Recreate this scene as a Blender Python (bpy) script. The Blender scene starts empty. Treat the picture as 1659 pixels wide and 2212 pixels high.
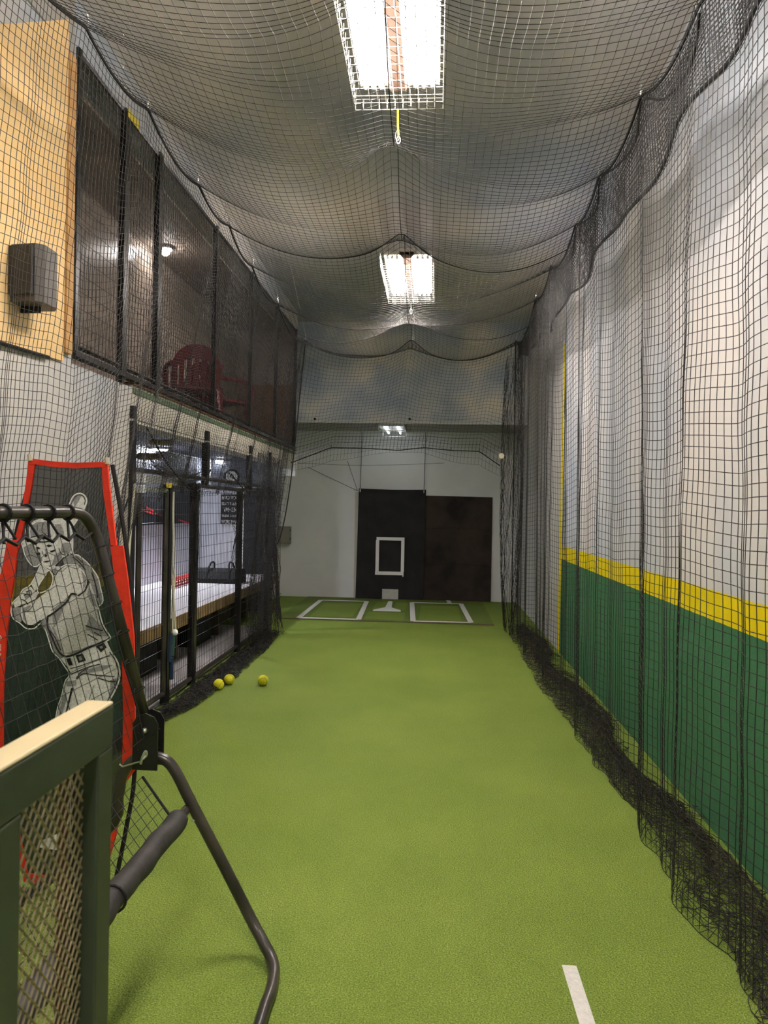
import bpy, math, random
import numpy as np
from mathutils import Matrix, Vector

# ------------------------------------------------------------------ camera
FPX, CAM_H = 1600.0, 1.6
TH, PH, RO = math.atan(110.5 / FPX), 10 / FPX, math.radians(1.1)
V = lambda *a: np.array(a, dtype=float)
Fd = V(-math.sin(TH) * math.cos(PH), math.cos(TH) * math.cos(PH), -math.sin(PH))
R0 = V(math.cos(TH), math.sin(TH), 0)
U0 = np.cross(R0, Fd)
Rr = R0 * math.cos(RO) + U0 * math.sin(RO)
Ur = U0 * math.cos(RO) - R0 * math.sin(RO)
CP = V(0, 0, CAM_H)
scene = bpy.context.scene
cam_d = bpy.data.cameras.new('camera')
cam = bpy.data.objects.new('camera', cam_d)
scene.collection.objects.link(cam)
cam.matrix_world = Matrix(((Rr[0], Ur[0], -Fd[0], 0), (Rr[1], Ur[1], -Fd[1], 0),
                           (Rr[2], Ur[2], -Fd[2], CAM_H), (0, 0, 0, 1)))
cam_d.sensor_fit = 'VERTICAL'
cam_d.sensor_height = 36.0
cam_d.lens = 36.0 * FPX / 2212.0
cam_d.clip_start = 0.05
cam_d.clip_end = 100
cam_d.dof.use_dof = True
cam_d.dof.focus_distance = 6.0
cam_d.dof.aperture_fstop = 9.0
scene.camera = cam

def ray(x, y): return Fd * FPX + Rr * (x - 829.5) - Ur * (y - 1106)
def at_z(x, y, z=0.0): d = ray(x, y); return CP + d * (z - CAM_H) / d[2]
def at_x(x, y, X): d = ray(x, y); return CP + d * X / d[0]
def at_y(x, y, Y): d = ray(x, y); return CP + d * Y / d[1]

# ------------------------------------------------------------------ world, exposure
w = bpy.data.worlds.new('world'); scene.world = w; w.use_nodes = True
w.node_tree.nodes['Background'].inputs[0].default_value = (0.9, 0.93, 1, 1)
w.node_tree.nodes['Background'].inputs[1].default_value = 0.02
vs = scene.view_settings
vs.view_transform = 'Standard'; vs.look = 'None'; vs.gamma = 1; vs.use_curve_mapping = False
vs.exposure = 1.5
TUBE_POWER = 42.0        # emission of the fluorescent tubes
SMALL_POWER = 2.2        # small fixture under the low ceiling
ROOM_POWER = 190.0        # round lamps of the side room
SPOT_POWER = 45.0        # lamp on the gallery

rng = random.Random(7)
nrng = np.random.default_rng(5)
COL = scene.collection

# ------------------------------------------------------------------ materials
def mat(name, col, rough=0.7, spec=0.3, metal=0.0, noise=0.0, nscale=8.0, bump=0.0, bscale=60.0, col2=None,
        detail=4.0, emis=0.0, trans=0.0, alpha=1.0):
    m = bpy.data.materials.new(name); m.use_nodes = True
    nt = m.node_tree; b = nt.nodes['Principled BSDF']
    b.inputs['Base Color'].default_value = (*col, 1)
    b.inputs['Roughness'].default_value = rough
    b.inputs['Metallic'].default_value = metal
    b.inputs['Specular IOR Level'].default_value = spec
    if alpha < 1: b.inputs['Alpha'].default_value = alpha
    if trans: b.inputs['Transmission Weight'].default_value = trans
    if emis:
        b.inputs['Emission Color'].default_value = (*col, 1)
        b.inputs['Emission Strength'].default_value = emis
    tc = None
    if noise or bump:
        tc = nt.nodes.new('ShaderNodeTexCoord')
    if noise:
        n = nt.nodes.new('ShaderNodeTexNoise'); n.inputs['Scale'].default_value = nscale
        n.inputs['Detail'].default_value = detail
        nt.links.new(tc.outputs['Object'], n.inputs['Vector'])
        r = nt.nodes.new('ShaderNodeValToRGB')
        c2 = col2 if col2 else tuple(c * (1 - noise) for c in col)
        r.color_ramp.elements[0].position = 0.35; r.color_ramp.elements[1].position = 0.65
        r.color_ramp.elements[0].color = (*c2, 1); r.color_ramp.elements[1].color = (*col, 1)
        nt.links.new(n.outputs['Fac'], r.inputs['Fac'])
        nt.links.new(r.outputs['Color'], b.inputs['Base Color'])
    if bump:
        n2 = nt.nodes.new('ShaderNodeTexNoise'); n2.inputs['Scale'].default_value = bscale
        n2.inputs['Detail'].default_value = 6
        nt.links.new(tc.outputs['Object'], n2.inputs['Vector'])
        bp = nt.nodes.new('ShaderNodeBump'); bp.inputs['Strength'].default_value = bump
        bp.inputs['Distance'].default_value = 0.01
        nt.links.new(n2.outputs['Fac'], bp.inputs['Height'])
        nt.links.new(bp.outputs['Normal'], b.inputs['Normal'])
    return m

def N(nt, t, **kw):
    n = nt.nodes.new(t)
    for k, v in kw.items(): setattr(n, k, v)
    return n

def math_n(nt, op, a, b=None, c=None):
    n = N(nt, 'ShaderNodeMath', operation=op)
    for i, v in enumerate((a, b, c)):
        if v is None: continue
        if isinstance(v, (int, float)): n.inputs[i].default_value = v
        else: nt.links.new(v, n.inputs[i])
    return n.outputs[0]

def ramp(nt, fac, stops):
    r = N(nt, 'ShaderNodeValToRGB'); e = r.color_ramp.elements
    while len(e) < len(stops): e.new(0.5)
    for i, (p, c) in enumerate(stops):
        e[i].position = p; e[i].color = (*c, 1)
    nt.links.new(fac, r.inputs['Fac']); return r.outputs['Color']

def mixc(nt, fac, a, b):
    n = N(nt, 'ShaderNodeMix', data_type='RGBA')
    if isinstance(fac, (int, float)): n.inputs[0].default_value = fac
    else: nt.links.new(fac, n.inputs[0])
    for i, v in ((6, a), (7, b)):
        if isinstance(v, tuple): n.inputs[i].default_value = (*v, 1)
        else: nt.links.new(v, n.inputs[i])
    return n.outputs[2]

def cloud_mat(name, c_a, c_b, c_c, scale=0.55, stretch=(1, 1, 1)):
    m = bpy.data.materials.new(name); m.use_nodes = True
    nt = m.node_tree; b = nt.nodes['Principled BSDF']
    b.inputs['Roughness'].default_value = 0.8; b.inputs['Specular IOR Level'].default_value = 0.15
    tc = N(nt, 'ShaderNodeTexCoord'); mp = N(nt, 'ShaderNodeMapping')
    mp.inputs['Scale'].default_value = stretch
    nt.links.new(tc.outputs['Object'], mp.inputs[0])
    n = N(nt, 'ShaderNodeTexNoise'); n.inputs['Scale'].default_value = scale; n.inputs['Detail'].default_value = 3
    n.inputs['Roughness'].default_value = 0.45
    nt.links.new(mp.outputs[0], n.inputs['Vector'])
    col = ramp(nt, n.outputs['Fac'], [(0.36, c_a), (0.5, c_b), (0.62, c_c)])
    nt.links.new(col, b.inputs['Base Color'])
    return m, nt, b, col, tc

# turf
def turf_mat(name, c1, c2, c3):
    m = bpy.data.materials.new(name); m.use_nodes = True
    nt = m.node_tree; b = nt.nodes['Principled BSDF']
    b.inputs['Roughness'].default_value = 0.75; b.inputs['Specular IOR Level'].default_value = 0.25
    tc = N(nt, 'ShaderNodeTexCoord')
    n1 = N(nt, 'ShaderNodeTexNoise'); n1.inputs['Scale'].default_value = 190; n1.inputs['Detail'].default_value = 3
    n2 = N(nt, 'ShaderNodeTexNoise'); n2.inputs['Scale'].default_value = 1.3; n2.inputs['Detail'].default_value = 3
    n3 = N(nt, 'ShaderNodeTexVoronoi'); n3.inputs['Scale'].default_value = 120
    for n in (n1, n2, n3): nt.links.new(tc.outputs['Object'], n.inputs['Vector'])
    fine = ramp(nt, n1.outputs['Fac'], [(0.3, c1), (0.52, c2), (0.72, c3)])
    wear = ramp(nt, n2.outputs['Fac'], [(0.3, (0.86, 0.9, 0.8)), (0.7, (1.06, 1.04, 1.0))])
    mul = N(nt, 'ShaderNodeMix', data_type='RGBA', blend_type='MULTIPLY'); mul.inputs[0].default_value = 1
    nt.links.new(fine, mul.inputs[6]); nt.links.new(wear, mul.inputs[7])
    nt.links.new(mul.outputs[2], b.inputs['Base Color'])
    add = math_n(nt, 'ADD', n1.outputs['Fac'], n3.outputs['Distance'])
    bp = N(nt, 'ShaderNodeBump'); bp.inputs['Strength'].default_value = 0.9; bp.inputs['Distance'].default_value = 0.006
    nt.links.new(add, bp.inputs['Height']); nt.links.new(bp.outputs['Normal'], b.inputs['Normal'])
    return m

M = {}
M['turf'] = turf_mat('turf', (0.10, 0.15, 0.018), (0.205, 0.288, 0.046), (0.36, 0.45, 0.11))
M['turf_shaded'] = turf_mat('turf_shaded', (0.075, 0.115, 0.016), (0.15, 0.22, 0.04), (0.25, 0.32, 0.08))  # deeper green, mostly the bulkhead's shade put into the colour
M['line'] = mat('line_paint', (0.8, 0.78, 0.74), 0.8, 0.2, noise=0.12, nscale=60, bump=0.5, bscale=160)
M['white_wall'] = mat('white_wall', (0.62, 0.62, 0.6), 0.75, 0.2, noise=0.08, nscale=3, bump=0.08, bscale=120)
M['panel_wall'] = mat('panel_wall', (0.76, 0.76, 0.75), 0.7, 0.2, noise=0.07, nscale=2.2, bump=0.12, bscale=160)
M['net'] = mat('net_twine', (0.018, 0.016, 0.015), 0.55, 0.4)
M['net_brown'] = mat('net_twine_brown', (0.022, 0.019, 0.017), 0.6, 0.35)
M['net_heap'] = mat('net_twine_dusty', (0.05, 0.04, 0.032), 0.65, 0.3)
M['rope'] = mat('black_rope', (0.012, 0.011, 0.011), 0.7, 0.3, noise=0.4, nscale=150)
M['black'] = mat('black_paint', (0.012, 0.011, 0.010), 0.4, 0.5, noise=0.3, nscale=20)
M['black_matte'] = mat('black_matte', (0.014, 0.013, 0.013), 0.7, 0.3)
M['steel'] = mat('zinc_steel', (0.75, 0.73, 0.68), 0.3, 0.5, metal=0.9)
M['tube_black'] = mat('black_tube_worn', (0.016, 0.014, 0.012), 0.32, 0.55, noise=0.5, nscale=6, col2=(0.05, 0.042, 0.033))
M['pad'] = mat('grey_pad_vinyl', (0.045, 0.042, 0.04), 0.6, 0.35, noise=0.35, nscale=14, bump=0.3, bscale=18)
M['olive'] = mat('olive_steel', (0.045, 0.058, 0.034), 0.42, 0.5, noise=0.12, nscale=8)
M['mesh_tan'] = mat('expanded_metal', (0.46, 0.38, 0.23), 0.38, 0.5, metal=0.35, noise=0.3, nscale=30)
M['wood_brown'] = mat('brown_wood', (0.16, 0.075, 0.03), 0.6, 0.3, noise=0.35, nscale=5)
M['cream_top'] = mat('pale_cream', (0.62, 0.52, 0.30), 0.5, 0.4, noise=0.1, nscale=7)
M['red'] = mat('red_nylon', (0.83, 0.045, 0.018), 0.55, 0.3, noise=0.14, nscale=22, bump=0.35, bscale=35)
M['print_white'] = mat('print_white', (0.95, 0.93, 0.9), 0.8, 0.15, noise=0.28, nscale=160, detail=2)
M['print_line'] = mat('print_outline', (0.93, 0.92, 0.9), 0.8, 0.15)
M['print_grey'] = mat('print_grey', (0.42, 0.41, 0.41), 0.8, 0.15, noise=0.4, nscale=150, detail=2)
M['print_mid'] = mat('print_mid', (0.84, 0.82, 0.79), 0.8, 0.15, noise=0.42, nscale=170, detail=2)
M['print_dark'] = mat('print_dark', (0.03, 0.028, 0.03), 0.8, 0.15)
M['fabric'] = mat('dark_mesh_fabric', (0.04, 0.04, 0.04), 0.85, 0.15, alpha=0.66)
M['tan_tip'] = mat('tan_webbing', (0.55, 0.5, 0.36), 0.7, 0.2)
M['ball'] = mat('yellow_ball', (0.78, 0.74, 0.03), 0.7, 0.25, noise=0.35, nscale=14, bump=0.3, bscale=70)
M['ball_seam'] = mat('ball_seam', (0.28, 0.25, 0.05), 0.8, 0.2)
M['mat_black'] = mat('black_rubber', (0.022, 0.02, 0.02), 0.75, 0.25, noise=0.5, nscale=3.5, detail=6, col2=(0.013, 0.0125, 0.0125))
M['mat_worn'] = mat('worn_rubber', (0.05, 0.036, 0.027), 0.8, 0.2, noise=0.6, nscale=2.6, detail=8, col2=(0.018, 0.015, 0.013))
M['tape'] = mat('white_tape', (0.82, 0.8, 0.78), 0.6, 0.3)
M['paper'] = mat('pale_board', (0.55, 0.53, 0.48), 0.8, 0.2, noise=0.15, nscale=10)
M['box_tan'] = mat('tan_metal_box', (0.24, 0.225, 0.175), 0.5, 0.4)
M['cord'] = mat('tan_cable', (0.22, 0.2, 0.16), 0.7, 0.3)
M['ply'] = mat('plywood', (0.86, 0.62, 0.31), 0.6, 0.25, noise=0.16, nscale=1.6, detail=6, col2=(0.80, 0.55, 0.25))
M['stud'] = mat('pine_stud', (0.62, 0.36, 0.14), 0.65, 0.25, noise=0.3, nscale=9)
M['grey_paint'] = mat('grey_paint', (0.36, 0.345, 0.32), 0.8, 0.2, noise=0.06, nscale=2)
M['speaker'] = mat('speaker_plastic', (0.10, 0.09, 0.08), 0.5, 0.4)
M['grille'] = mat('speaker_grille', (0.045, 0.042, 0.04), 0.6, 0.4, bump=0.5, bscale=350)
M['beam'] = mat('cream_beam', (0.56, 0.53, 0.45), 0.7, 0.2, noise=0.06, nscale=4)
M['green_stripe'] = mat('green_stripe', (0.10, 0.15, 0.09), 0.7, 0.2)
M['taupe'] = mat('taupe_wall', (0.34, 0.28, 0.23), 0.3, 0.5, noise=0.1, nscale=2)
M['brown_plank'] = mat('brown_plank', (0.27, 0.17, 0.11), 0.65, 0.25, noise=0.2, nscale=6)
M['gallery_ceiling'] = mat('gallery_ceiling', (0.3, 0.25, 0.21), 0.7, 0.2)
M['maroon'] = mat('maroon_plastic', (0.16, 0.02, 0.025), 0.4, 0.4, noise=0.2, nscale=5)
M['fence'] = mat('fence_black', (0.010, 0.0095, 0.009), 0.38, 0.5, noise=0.3, nscale=14)
M['bench_white'] = mat('bench_laminate', (0.66, 0.62, 0.64), 0.5, 0.3, noise=0.05, nscale=4)
M['bench_wood'] = mat('bench_wood', (0.33, 0.22, 0.10), 0.55, 0.3, noise=0.3, nscale=7)
M['kick'] = mat('bench_kick', (0.11, 0.08, 0.055), 0.7, 0.25, noise=0.2, nscale=6)
M['side_wall'] = mat('lavender_white_wall', (0.60, 0.60, 0.66), 0.6, 0.25, noise=0.05, nscale=3)
M['side_floor'] = mat('pale_concrete', (0.62, 0.60, 0.63), 0.6, 0.3, noise=0.1, nscale=5)
M['dark_panel'] = mat('dark_panel', (0.022, 0.022, 0.026), 0.6, 0.3, noise=0.15, nscale=6)
M['blue_grey'] = mat('blue_grey_paint', (0.16, 0.17, 0.20), 0.75, 0.2)
M['red_paint'] = mat('red_paint', (0.6, 0.05, 0.04), 0.6, 0.3)
M['alu'] = mat('brushed_aluminium', (0.55, 0.56, 0.57), 0.35, 0.5, metal=0.7)
M['white_plastic'] = mat('white_plastic', (0.8, 0.8, 0.8), 0.4, 0.4)
M['cream_rope'] = mat('cream_rope', (0.7, 0.66, 0.5), 0.8, 0.2, noise=0.2, nscale=90)
M['blue_grip'] = mat('blue_grip', (0.012, 0.03, 0.075), 0.5, 0.4)
M['green_grip'] = mat('green_grip', (0.02, 0.075, 0.05), 0.5, 0.4)
M['yellow'] = mat('yellow_label', (0.7, 0.55, 0.03), 0.5, 0.3)
M['tan_duct'] = mat('tan_insulation', (0.42, 0.32, 0.14), 0.7, 0.2, noise=0.5, nscale=22)
M['housing'] = mat('fixture_enamel', (0.74, 0.66, 0.6), 0.45, 0.4)
M['spine'] = mat('brown_spine', (0.20, 0.13, 0.10), 0.5, 0.3)
M['guard'] = mat('white_guard_wire', (0.8, 0.76, 0.7), 0.4, 0.4)
M['tube'] = mat('tube_glow', (1.0, 0.935, 0.88), emis=TUBE_POWER)
M['small_tube'] = mat('small_tube_glow', (0.9, 0.95, 1.0), emis=SMALL_POWER)
M['lamp_cool'] = mat('lamp_cool_glow', (0.86, 0.9, 1.0), emis=ROOM_POWER)
M['spot'] = mat('spot_glow', (1.0, 0.95, 0.92), emis=SPOT_POWER)
M['window_glow'] = mat('daylit_pane', (0.62, 0.78, 1.0), emis=1.1)
M['white_trim'] = mat('white_trim', (0.7, 0.7, 0.68), 0.6, 0.3)

# painted block wall on the right: sky over yellow stripe over green, plain beyond the yellow post line
PY, S_TOP, S_BOT = 8.52, 1.207, 1.055
def painted_wall(name, plain_from=None, sky=((0.54, 0.60, 0.70), (0.69, 0.69, 0.72), (0.84, 0.79, 0.76))):
    m, nt, b, col, tc = cloud_mat(name, *sky, 0.75, (1, 1, 0.45))
    sx = N(nt, 'ShaderNodeSeparateXYZ'); nt.links.new(tc.outputs['Object'], sx.inputs[0])
    n = N(nt, 'ShaderNodeTexNoise'); n.inputs['Scale'].default_value = 16; nt.links.new(tc.outputs['Object'], n.inputs['Vector'])
    j = math_n(nt, 'MULTIPLY_ADD', n.outputs['Fac'], 0.012, -0.006)
    z = math_n(nt, 'ADD', sx.outputs['Z'], j)
    y = sx.outputs['Y']
    n2 = N(nt, 'ShaderNodeTexNoise'); n2.inputs['Scale'].default_value = 9; n2.inputs['Detail'].default_value = 5
    nt.links.new(tc.outputs['Object'], n2.inputs['Vector'])
    green = ramp(nt, n2.outputs['Fac'], [(0.3, (0.058, 0.18, 0.085)), (0.7, (0.07, 0.205, 0.10))])
    yel = ramp(nt, n2.outputs['Fac'], [(0.3, (0.90, 0.68, 0.005)), (0.7, (0.95, 0.76, 0.01))])
    c = mixc(nt, math_n(nt, 'LESS_THAN', z, S_TOP), col, yel)
    c = mixc(nt, math_n(nt, 'LESS_THAN', z, S_BOT), c, green)
    if plain_from:
        c = mixc(nt, math_n(nt, 'GREATER_THAN', y, plain_from), c, (0.6, 0.585, 0.575))
        band = math_n(nt, 'MULTIPLY', math_n(nt, 'GREATER_THAN', y, plain_from - 0.05), math_n(nt, 'LESS_THAN', y, plain_from + 0.1))
        band = math_n(nt, 'MULTIPLY', band, math_n(nt, 'LESS_THAN', z, 3.5))
        c = mixc(nt, band, c, yel)
    nt.links.new(c, b.inputs['Base Color'])
    nb = N(nt, 'ShaderNodeTexNoise'); nb.inputs['Scale'].default_value = 45; nb.inputs['Detail'].default_value = 6
    nt.links.new(tc.outputs['Object'], nb.inputs['Vector'])
    bp = N(nt, 'ShaderNodeBump'); bp.inputs['Strength'].default_value = 0.15; bp.inputs['Distance'].default_value = 0.01
    nt.links.new(nb.outputs['Fac'], bp.inputs['Height']); nt.links.new(bp.outputs['Normal'], b.inputs['Normal'])
    return m
M['wall_r'] = painted_wall('painted_sky_wall', PY)
M['wall_l'] = painted_wall('painted_left_wall', None, ((0.40, 0.44, 0.49), (0.50, 0.50, 0.50), (0.60, 0.57, 0.53)))
M['clouds'] = cloud_mat('cloud_ceiling', (0.42, 0.44, 0.52), (0.63, 0.605, 0.62), (0.78, 0.71, 0.665), 0.55, (1, 0.8, 1))[0]
M['clouds_end'] = cloud_mat('cloud_end_wall', (0.42, 0.48, 0.58), (0.62, 0.63, 0.66), (0.90, 0.82, 0.72), 1.2, (1, 1, 1.1))[0]

# ------------------------------------------------------------------ mesh helpers
class MB:
    """collects shapes; build() links them as one mesh object"""
    def __init__(self): self.v = []; self.f = []; self.n = 0; self.np = []
    def add(self, verts, faces):
        o = self.n; self.v.extend([tuple(map(float, p)) for p in verts])
        self.f.extend([tuple(i + o for i in f) for f in faces]); self.n += len(verts); return self
    def box(self, a, b, m=None):
        x0, y0, z0 = np.minimum(a, b); x1, y1, z1 = np.maximum(a, b)
        vs = [(x0, y0, z0), (x1, y0, z0), (x1, y1, z0), (x0, y1, z0), (x0, y0, z1), (x1, y0, z1), (x1, y1, z1), (x0, y1, z1)]
        if m is not None: vs = [tuple(m @ Vector(p)) for p in vs]
        return self.add(vs, [(0, 3, 2, 1), (4, 5, 6, 7), (0, 1, 5, 4), (1, 2, 6, 5), (2, 3, 7, 6), (3, 0, 4, 7)])
    def tube(self, pts, r, n=8, caps=True, closed=False):
        P = np.asarray(pts, float); k = len(P)
        rr = np.full(k, r) if np.isscalar(r) else np.asarray(r, float)
        if closed: T = np.roll(P, -1, 0) - np.roll(P, 1, 0)
        else: T = np.gradient(P, axis=0)
        T /= np.maximum(np.linalg.norm(T, axis=1, keepdims=True), 1e-9)
        a = V(0, 0, 1) if abs(T[0][2]) < 0.9 else V(1, 0, 0)
        u = np.cross(T[0], a); u /= np.linalg.norm(u)
        vs = []
        for i in range(k):
            u = u - T[i] * (u @ T[i]); u /= max(np.linalg.norm(u), 1e-9); q = np.cross(T[i], u)
            for j in range(n):
                an = 2 * math.pi * j / n
                vs.append(P[i] + rr[i] * (math.cos(an) * u + math.sin(an) * q))
        fs = []
        for i in range(k if closed else k - 1):
            i2 = (i + 1) % k
            for j in range(n):
                fs.append((i * n + j, i * n + (j + 1) % n, i2 * n + (j + 1) % n, i2 * n + j))
        if caps and not closed:
            fs.append(tuple(range(n - 1, -1, -1))); fs.append(tuple((k - 1) * n + j for j in range(n)))
        return self.add(vs, fs)
    def prism(self, poly, d):
        """polygon of 3-D points extruded along d"""
        P = [V(*p) for p in poly]; k = len(P); d = V(*d)
        return self.add(P + [p + d for p in P], [tuple(range(k - 1, -1, -1)), tuple(range(k, 2 * k))] +
                        [(i, (i + 1) % k, k + (i + 1) % k, k + i) for i in range(k)])
    def ribbon(self, pts, w_, nrm, closed=False):
        P = np.asarray(pts, float); k = len(P)
        T = (np.roll(P, -1, 0) - np.roll(P, 1, 0)) if closed else np.gradient(P, axis=0)
        T /= np.maximum(np.linalg.norm(T, axis=1, keepdims=True), 1e-9)
        s = np.cross(T, V(*nrm)) * (w_ / 2)
        vs = list(P + s) + list(P - s); fs = []
        for i in range(k if closed else k - 1):
            j = (i + 1) % k; fs.append((i, j, k + j, k + i))
        return self.add(vs, fs)
    def sphere(self, c, r, n=16, m=10):
        vs = [V(*c) + V(0, 0, r)]; fs = []
        for i in range(1, m):
            t = math.pi * i / m
            for j in range(n):
                p = 2 * math.pi * j / n
                vs.append(V(*c) + r * V(math.sin(t) * math.cos(p), math.sin(t) * math.sin(p), math.cos(t)))
        vs.append(V(*c) - V(0, 0, r))
        for j in range(n): fs.append((0, 1 + j, 1 + (j + 1) % n))
        for i in range(m - 2):
            for j in range(n):
                a = 1 + i * n; fs.append((a + j, a + n + j, a + n + (j + 1) % n, a + (j + 1) % n))
        e = len(vs) - 1
        for j in range(n): fs.append((e, 1 + (m - 2) * n + (j + 1) % n, 1 + (m - 2) * n + j))
        return self.add(vs, fs)
    def build(self, name, m, parent=None, smooth=False, kind=None, label=None):
        me = bpy.data.meshes.new(name); me.from_pydata(self.v, [], self.f); me.update()
        if smooth: me.polygons.foreach_set('use_smooth', [True] * len(me.polygons))
        o = bpy.data.objects.new(name, me); COL.objects.link(o)
        o.data.materials.append(M[m] if isinstance(m, str) else m)
        if parent: o.parent = parent; o.matrix_parent_inverse = parent.matrix_basis.inverted()
        if kind: o['kind'] = kind
        if label: o['label'] = label
        return o

def strands_obj(name, lines, r, m, parent=None, n=3, kind='stuff'):
    """many thin polylines as one mesh of n-sided twine, built fast"""
    VV, FF, off = [], [], 0
    ang = 2 * np.pi * np.arange(n) / n
    ca, sa = np.cos(ang)[None, :, None], np.sin(ang)[None, :, None]
    for P in lines:
        P = np.asarray(P, float); k = len(P)
        if k < 2: continue
        T = np.gradient(P, axis=0); T /= np.maximum(np.linalg.norm(T, axis=1, keepdims=True), 1e-9)
        a = np.where(np.abs(T[:, 2:3]) < 0.8, V(0, 0, 1)[None], V(1, 0.3, 0)[None])
        u = np.cross(T, a); u /= np.maximum(np.linalg.norm(u, axis=1, keepdims=True), 1e-9); q = np.cross(T, u)
        ring = P[:, None, :] + r * (ca * u[:, None, :] + sa * q[:, None, :])
        VV.append(ring.reshape(-1, 3))
        i = np.arange(k - 1)[:, None] * n; j = np.arange(n)[None, :]; j2 = (j + 1) % n
        FF.append(np.stack([i + j, i + j2, i + n + j2, i + n + j], -1).reshape(-1, 4) + off)
        off += k * n
    VV = np.concatenate(VV).astype(np.float32); FF = np.concatenate(FF).astype(np.int32)
    me = bpy.data.meshes.new(name)
    me.vertices.add(len(VV)); me.vertices.foreach_set('co', VV.ravel())
    me.loops.add(FF.size); me.loops.foreach_set('vertex_index', FF.ravel())
    me.polygons.add(len(FF)); me.polygons.foreach_set('loop_start', np.arange(0, FF.size, 4, dtype=np.int32))
    me.update(calc_edges=True)
    o = bpy.data.objects.new(name, me); COL.objects.link(o); me.materials.append(M[m])
    if parent: o.parent = parent; o.matrix_parent_inverse = parent.matrix_basis.inverted()
    if kind: o['kind'] = kind
    return o

def grid_lines(P):
    """strand polylines of a net from a node grid (rows, cols, 3)"""
    return [P[i] for i in range(P.shape[0])] + [P[:, j] for j in range(P.shape[1])]

def tag(o, label, cat=None, group=None, kind=None):
    o['label'] = label
    if cat: o['category'] = cat
    if group: o['group'] = group
    if kind: o['kind'] = kind
    return o

def thing(name, label, cat, loc=(0, 0, 0), group=None):
    o = bpy.data.objects.new(name, None); COL.objects.link(o); o.location = loc
    o.empty_display_size = 0.1
    o.matrix_basis = Matrix.Translation(Vector(loc))
    return tag(o, label, cat, group)

def struct(o, label): o['kind'] = 'structure'; o['label'] = label; return o

def smooth_path(pts, sub=8, closed=False):
    P = [V(*p) for p in pts]; out = []; k = len(P)
    for i in range(k if closed else k - 1):
        if closed: p0, p1, p2, p3 = P[i - 1], P[i], P[(i + 1) % k], P[(i + 2) % k]
        else: p0, p1, p2, p3 = P[max(i - 1, 0)], P[i], P[i + 1], P[min(i + 2, k - 1)]
        for s in range(sub):
            t = s / sub
            out.append(0.5 * ((2 * p1) + (-p0 + p2) * t + (2 * p0 - 5 * p1 + 4 * p2 - p3) * t * t + (-p0 + 3 * p1 - 3 * p2 + p3) * t ** 3))
    if not closed: out.append(P[-1])
    return np.array(out)

def interp(xs, ys):
    xs = np.asarray(xs, float); ys = np.asarray(ys, float)
    return lambda t: np.interp(t, xs, ys)

def fractal(t, seed, amp=1.0, base=1.0, octs=4):
    r = np.random.default_rng(seed); out = 0
    for o in range(octs):
        f_ = base * 1.7 ** o * (0.8 + 0.4 * r.random()); out = out + np.sin(2 * np.pi * f_ * t + r.random() * 6.28) * 0.62 ** o
    return amp * out / 1.8

# ------------------------------------------------------------------ the room
XR, XL, YB, YF, ZC = 1.43, -2.12, 12.93, -3.0, 4.5
XLB = -2.74                       # left wall of the batting end
RAIL_Z, GTOP, BEAM_Z = 2.47, 4.226, 2.16
WALL_END = 5.02                   # where the near left wall stops
G0, G1 = 4.16, 10.93              # gallery opening along the room
SOF_Y, SOF_Z = 11.6, 2.94
struct(MB().box((-4.0, YF, -0.1), (XR + 0.2, YB + 0.2, 0)).build('floor', 'turf'), 'green artificial turf covering the batting cage floor')
struct(MB().box((XR, YF, 0), (XR + 0.2, YB + 0.2, ZC)).build('wall_right', 'wall_r'), 'long wall painted as cloudy sky above a yellow stripe and green')
wb = struct(MB().box((-4.0, YB, 0), (XR, YB + 0.2, ZC)).build('wall_back', 'panel_wall'), 'white panelled wall behind home plate')
# boards of the back wall with recessed joints
for (x0, x1, z0, z1) in ((XLB, -1.40, 0.0, 1.195), (XLB, -1.40, 1.205, 2.93), (-1.33, XR, 0.0, 1.15), (-1.33, XR, 1.16, 2.93)):
    MB().box((x0, YB - 0.012, z0), (x1, YB, z1)).build('panel', 'panel_wall', wb)
MB().box((-1.398, YB - 0.035, 0), (-1.335, YB, 1.86)).build('batten', 'beam', wb)
struct(MB().box((-4.0, YF, ZC), (XR + 0.2, YB + 0.2, ZC + 0.15)).build('ceiling', 'clouds'), 'ceiling painted with grey blue clouds above the netting')
so = struct(MB().box((-2.9, SOF_Y, SOF_Z), (XR, YB, ZC)).build('wall_upper_back', 'clouds_end'), 'dropped bulkhead painted with blue and cream clouds')
MB().box((-2.9, SOF_Y - 0.01, SOF_Z - 0.02), (XR, SOF_Y + 0.05, SOF_Z + 0.015)).build('edge_strip', 'white_trim', so)
struct(MB().box((-2.9, SOF_Y + 0.05, SOF_Z - 0.018), (XR, YB, SOF_Z)).build('ceiling_low', 'grey_paint'), 'low grey ceiling over the batting end')
struct(MB().box((-4.0, YF - 0.2, 0), (XR + 0.2, YF, ZC)).build('wall_front', 'white_wall'), 'plain wall behind the camera')
struct(MB().box((XLB - 0.15, G1 + 0.12, 0), (XLB, YB, ZC)).build('wall_left_end', 'panel_wall'), 'short white side wall of the batting end')
wl = MB()
wl.box((XL - 0.2, YF, 0), (XL, WALL_END, 2.40))
wl.box((XL - 0.2, YF, 2.40), (XL, G0, ZC))
wl.box((XL - 0.2, G0, GTOP), (XL, G1 + 0.12, ZC))
wl = struct(wl.build('wall_left', 'wall_l'), 'near left wall painted white over a yellow stripe and green')
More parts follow.
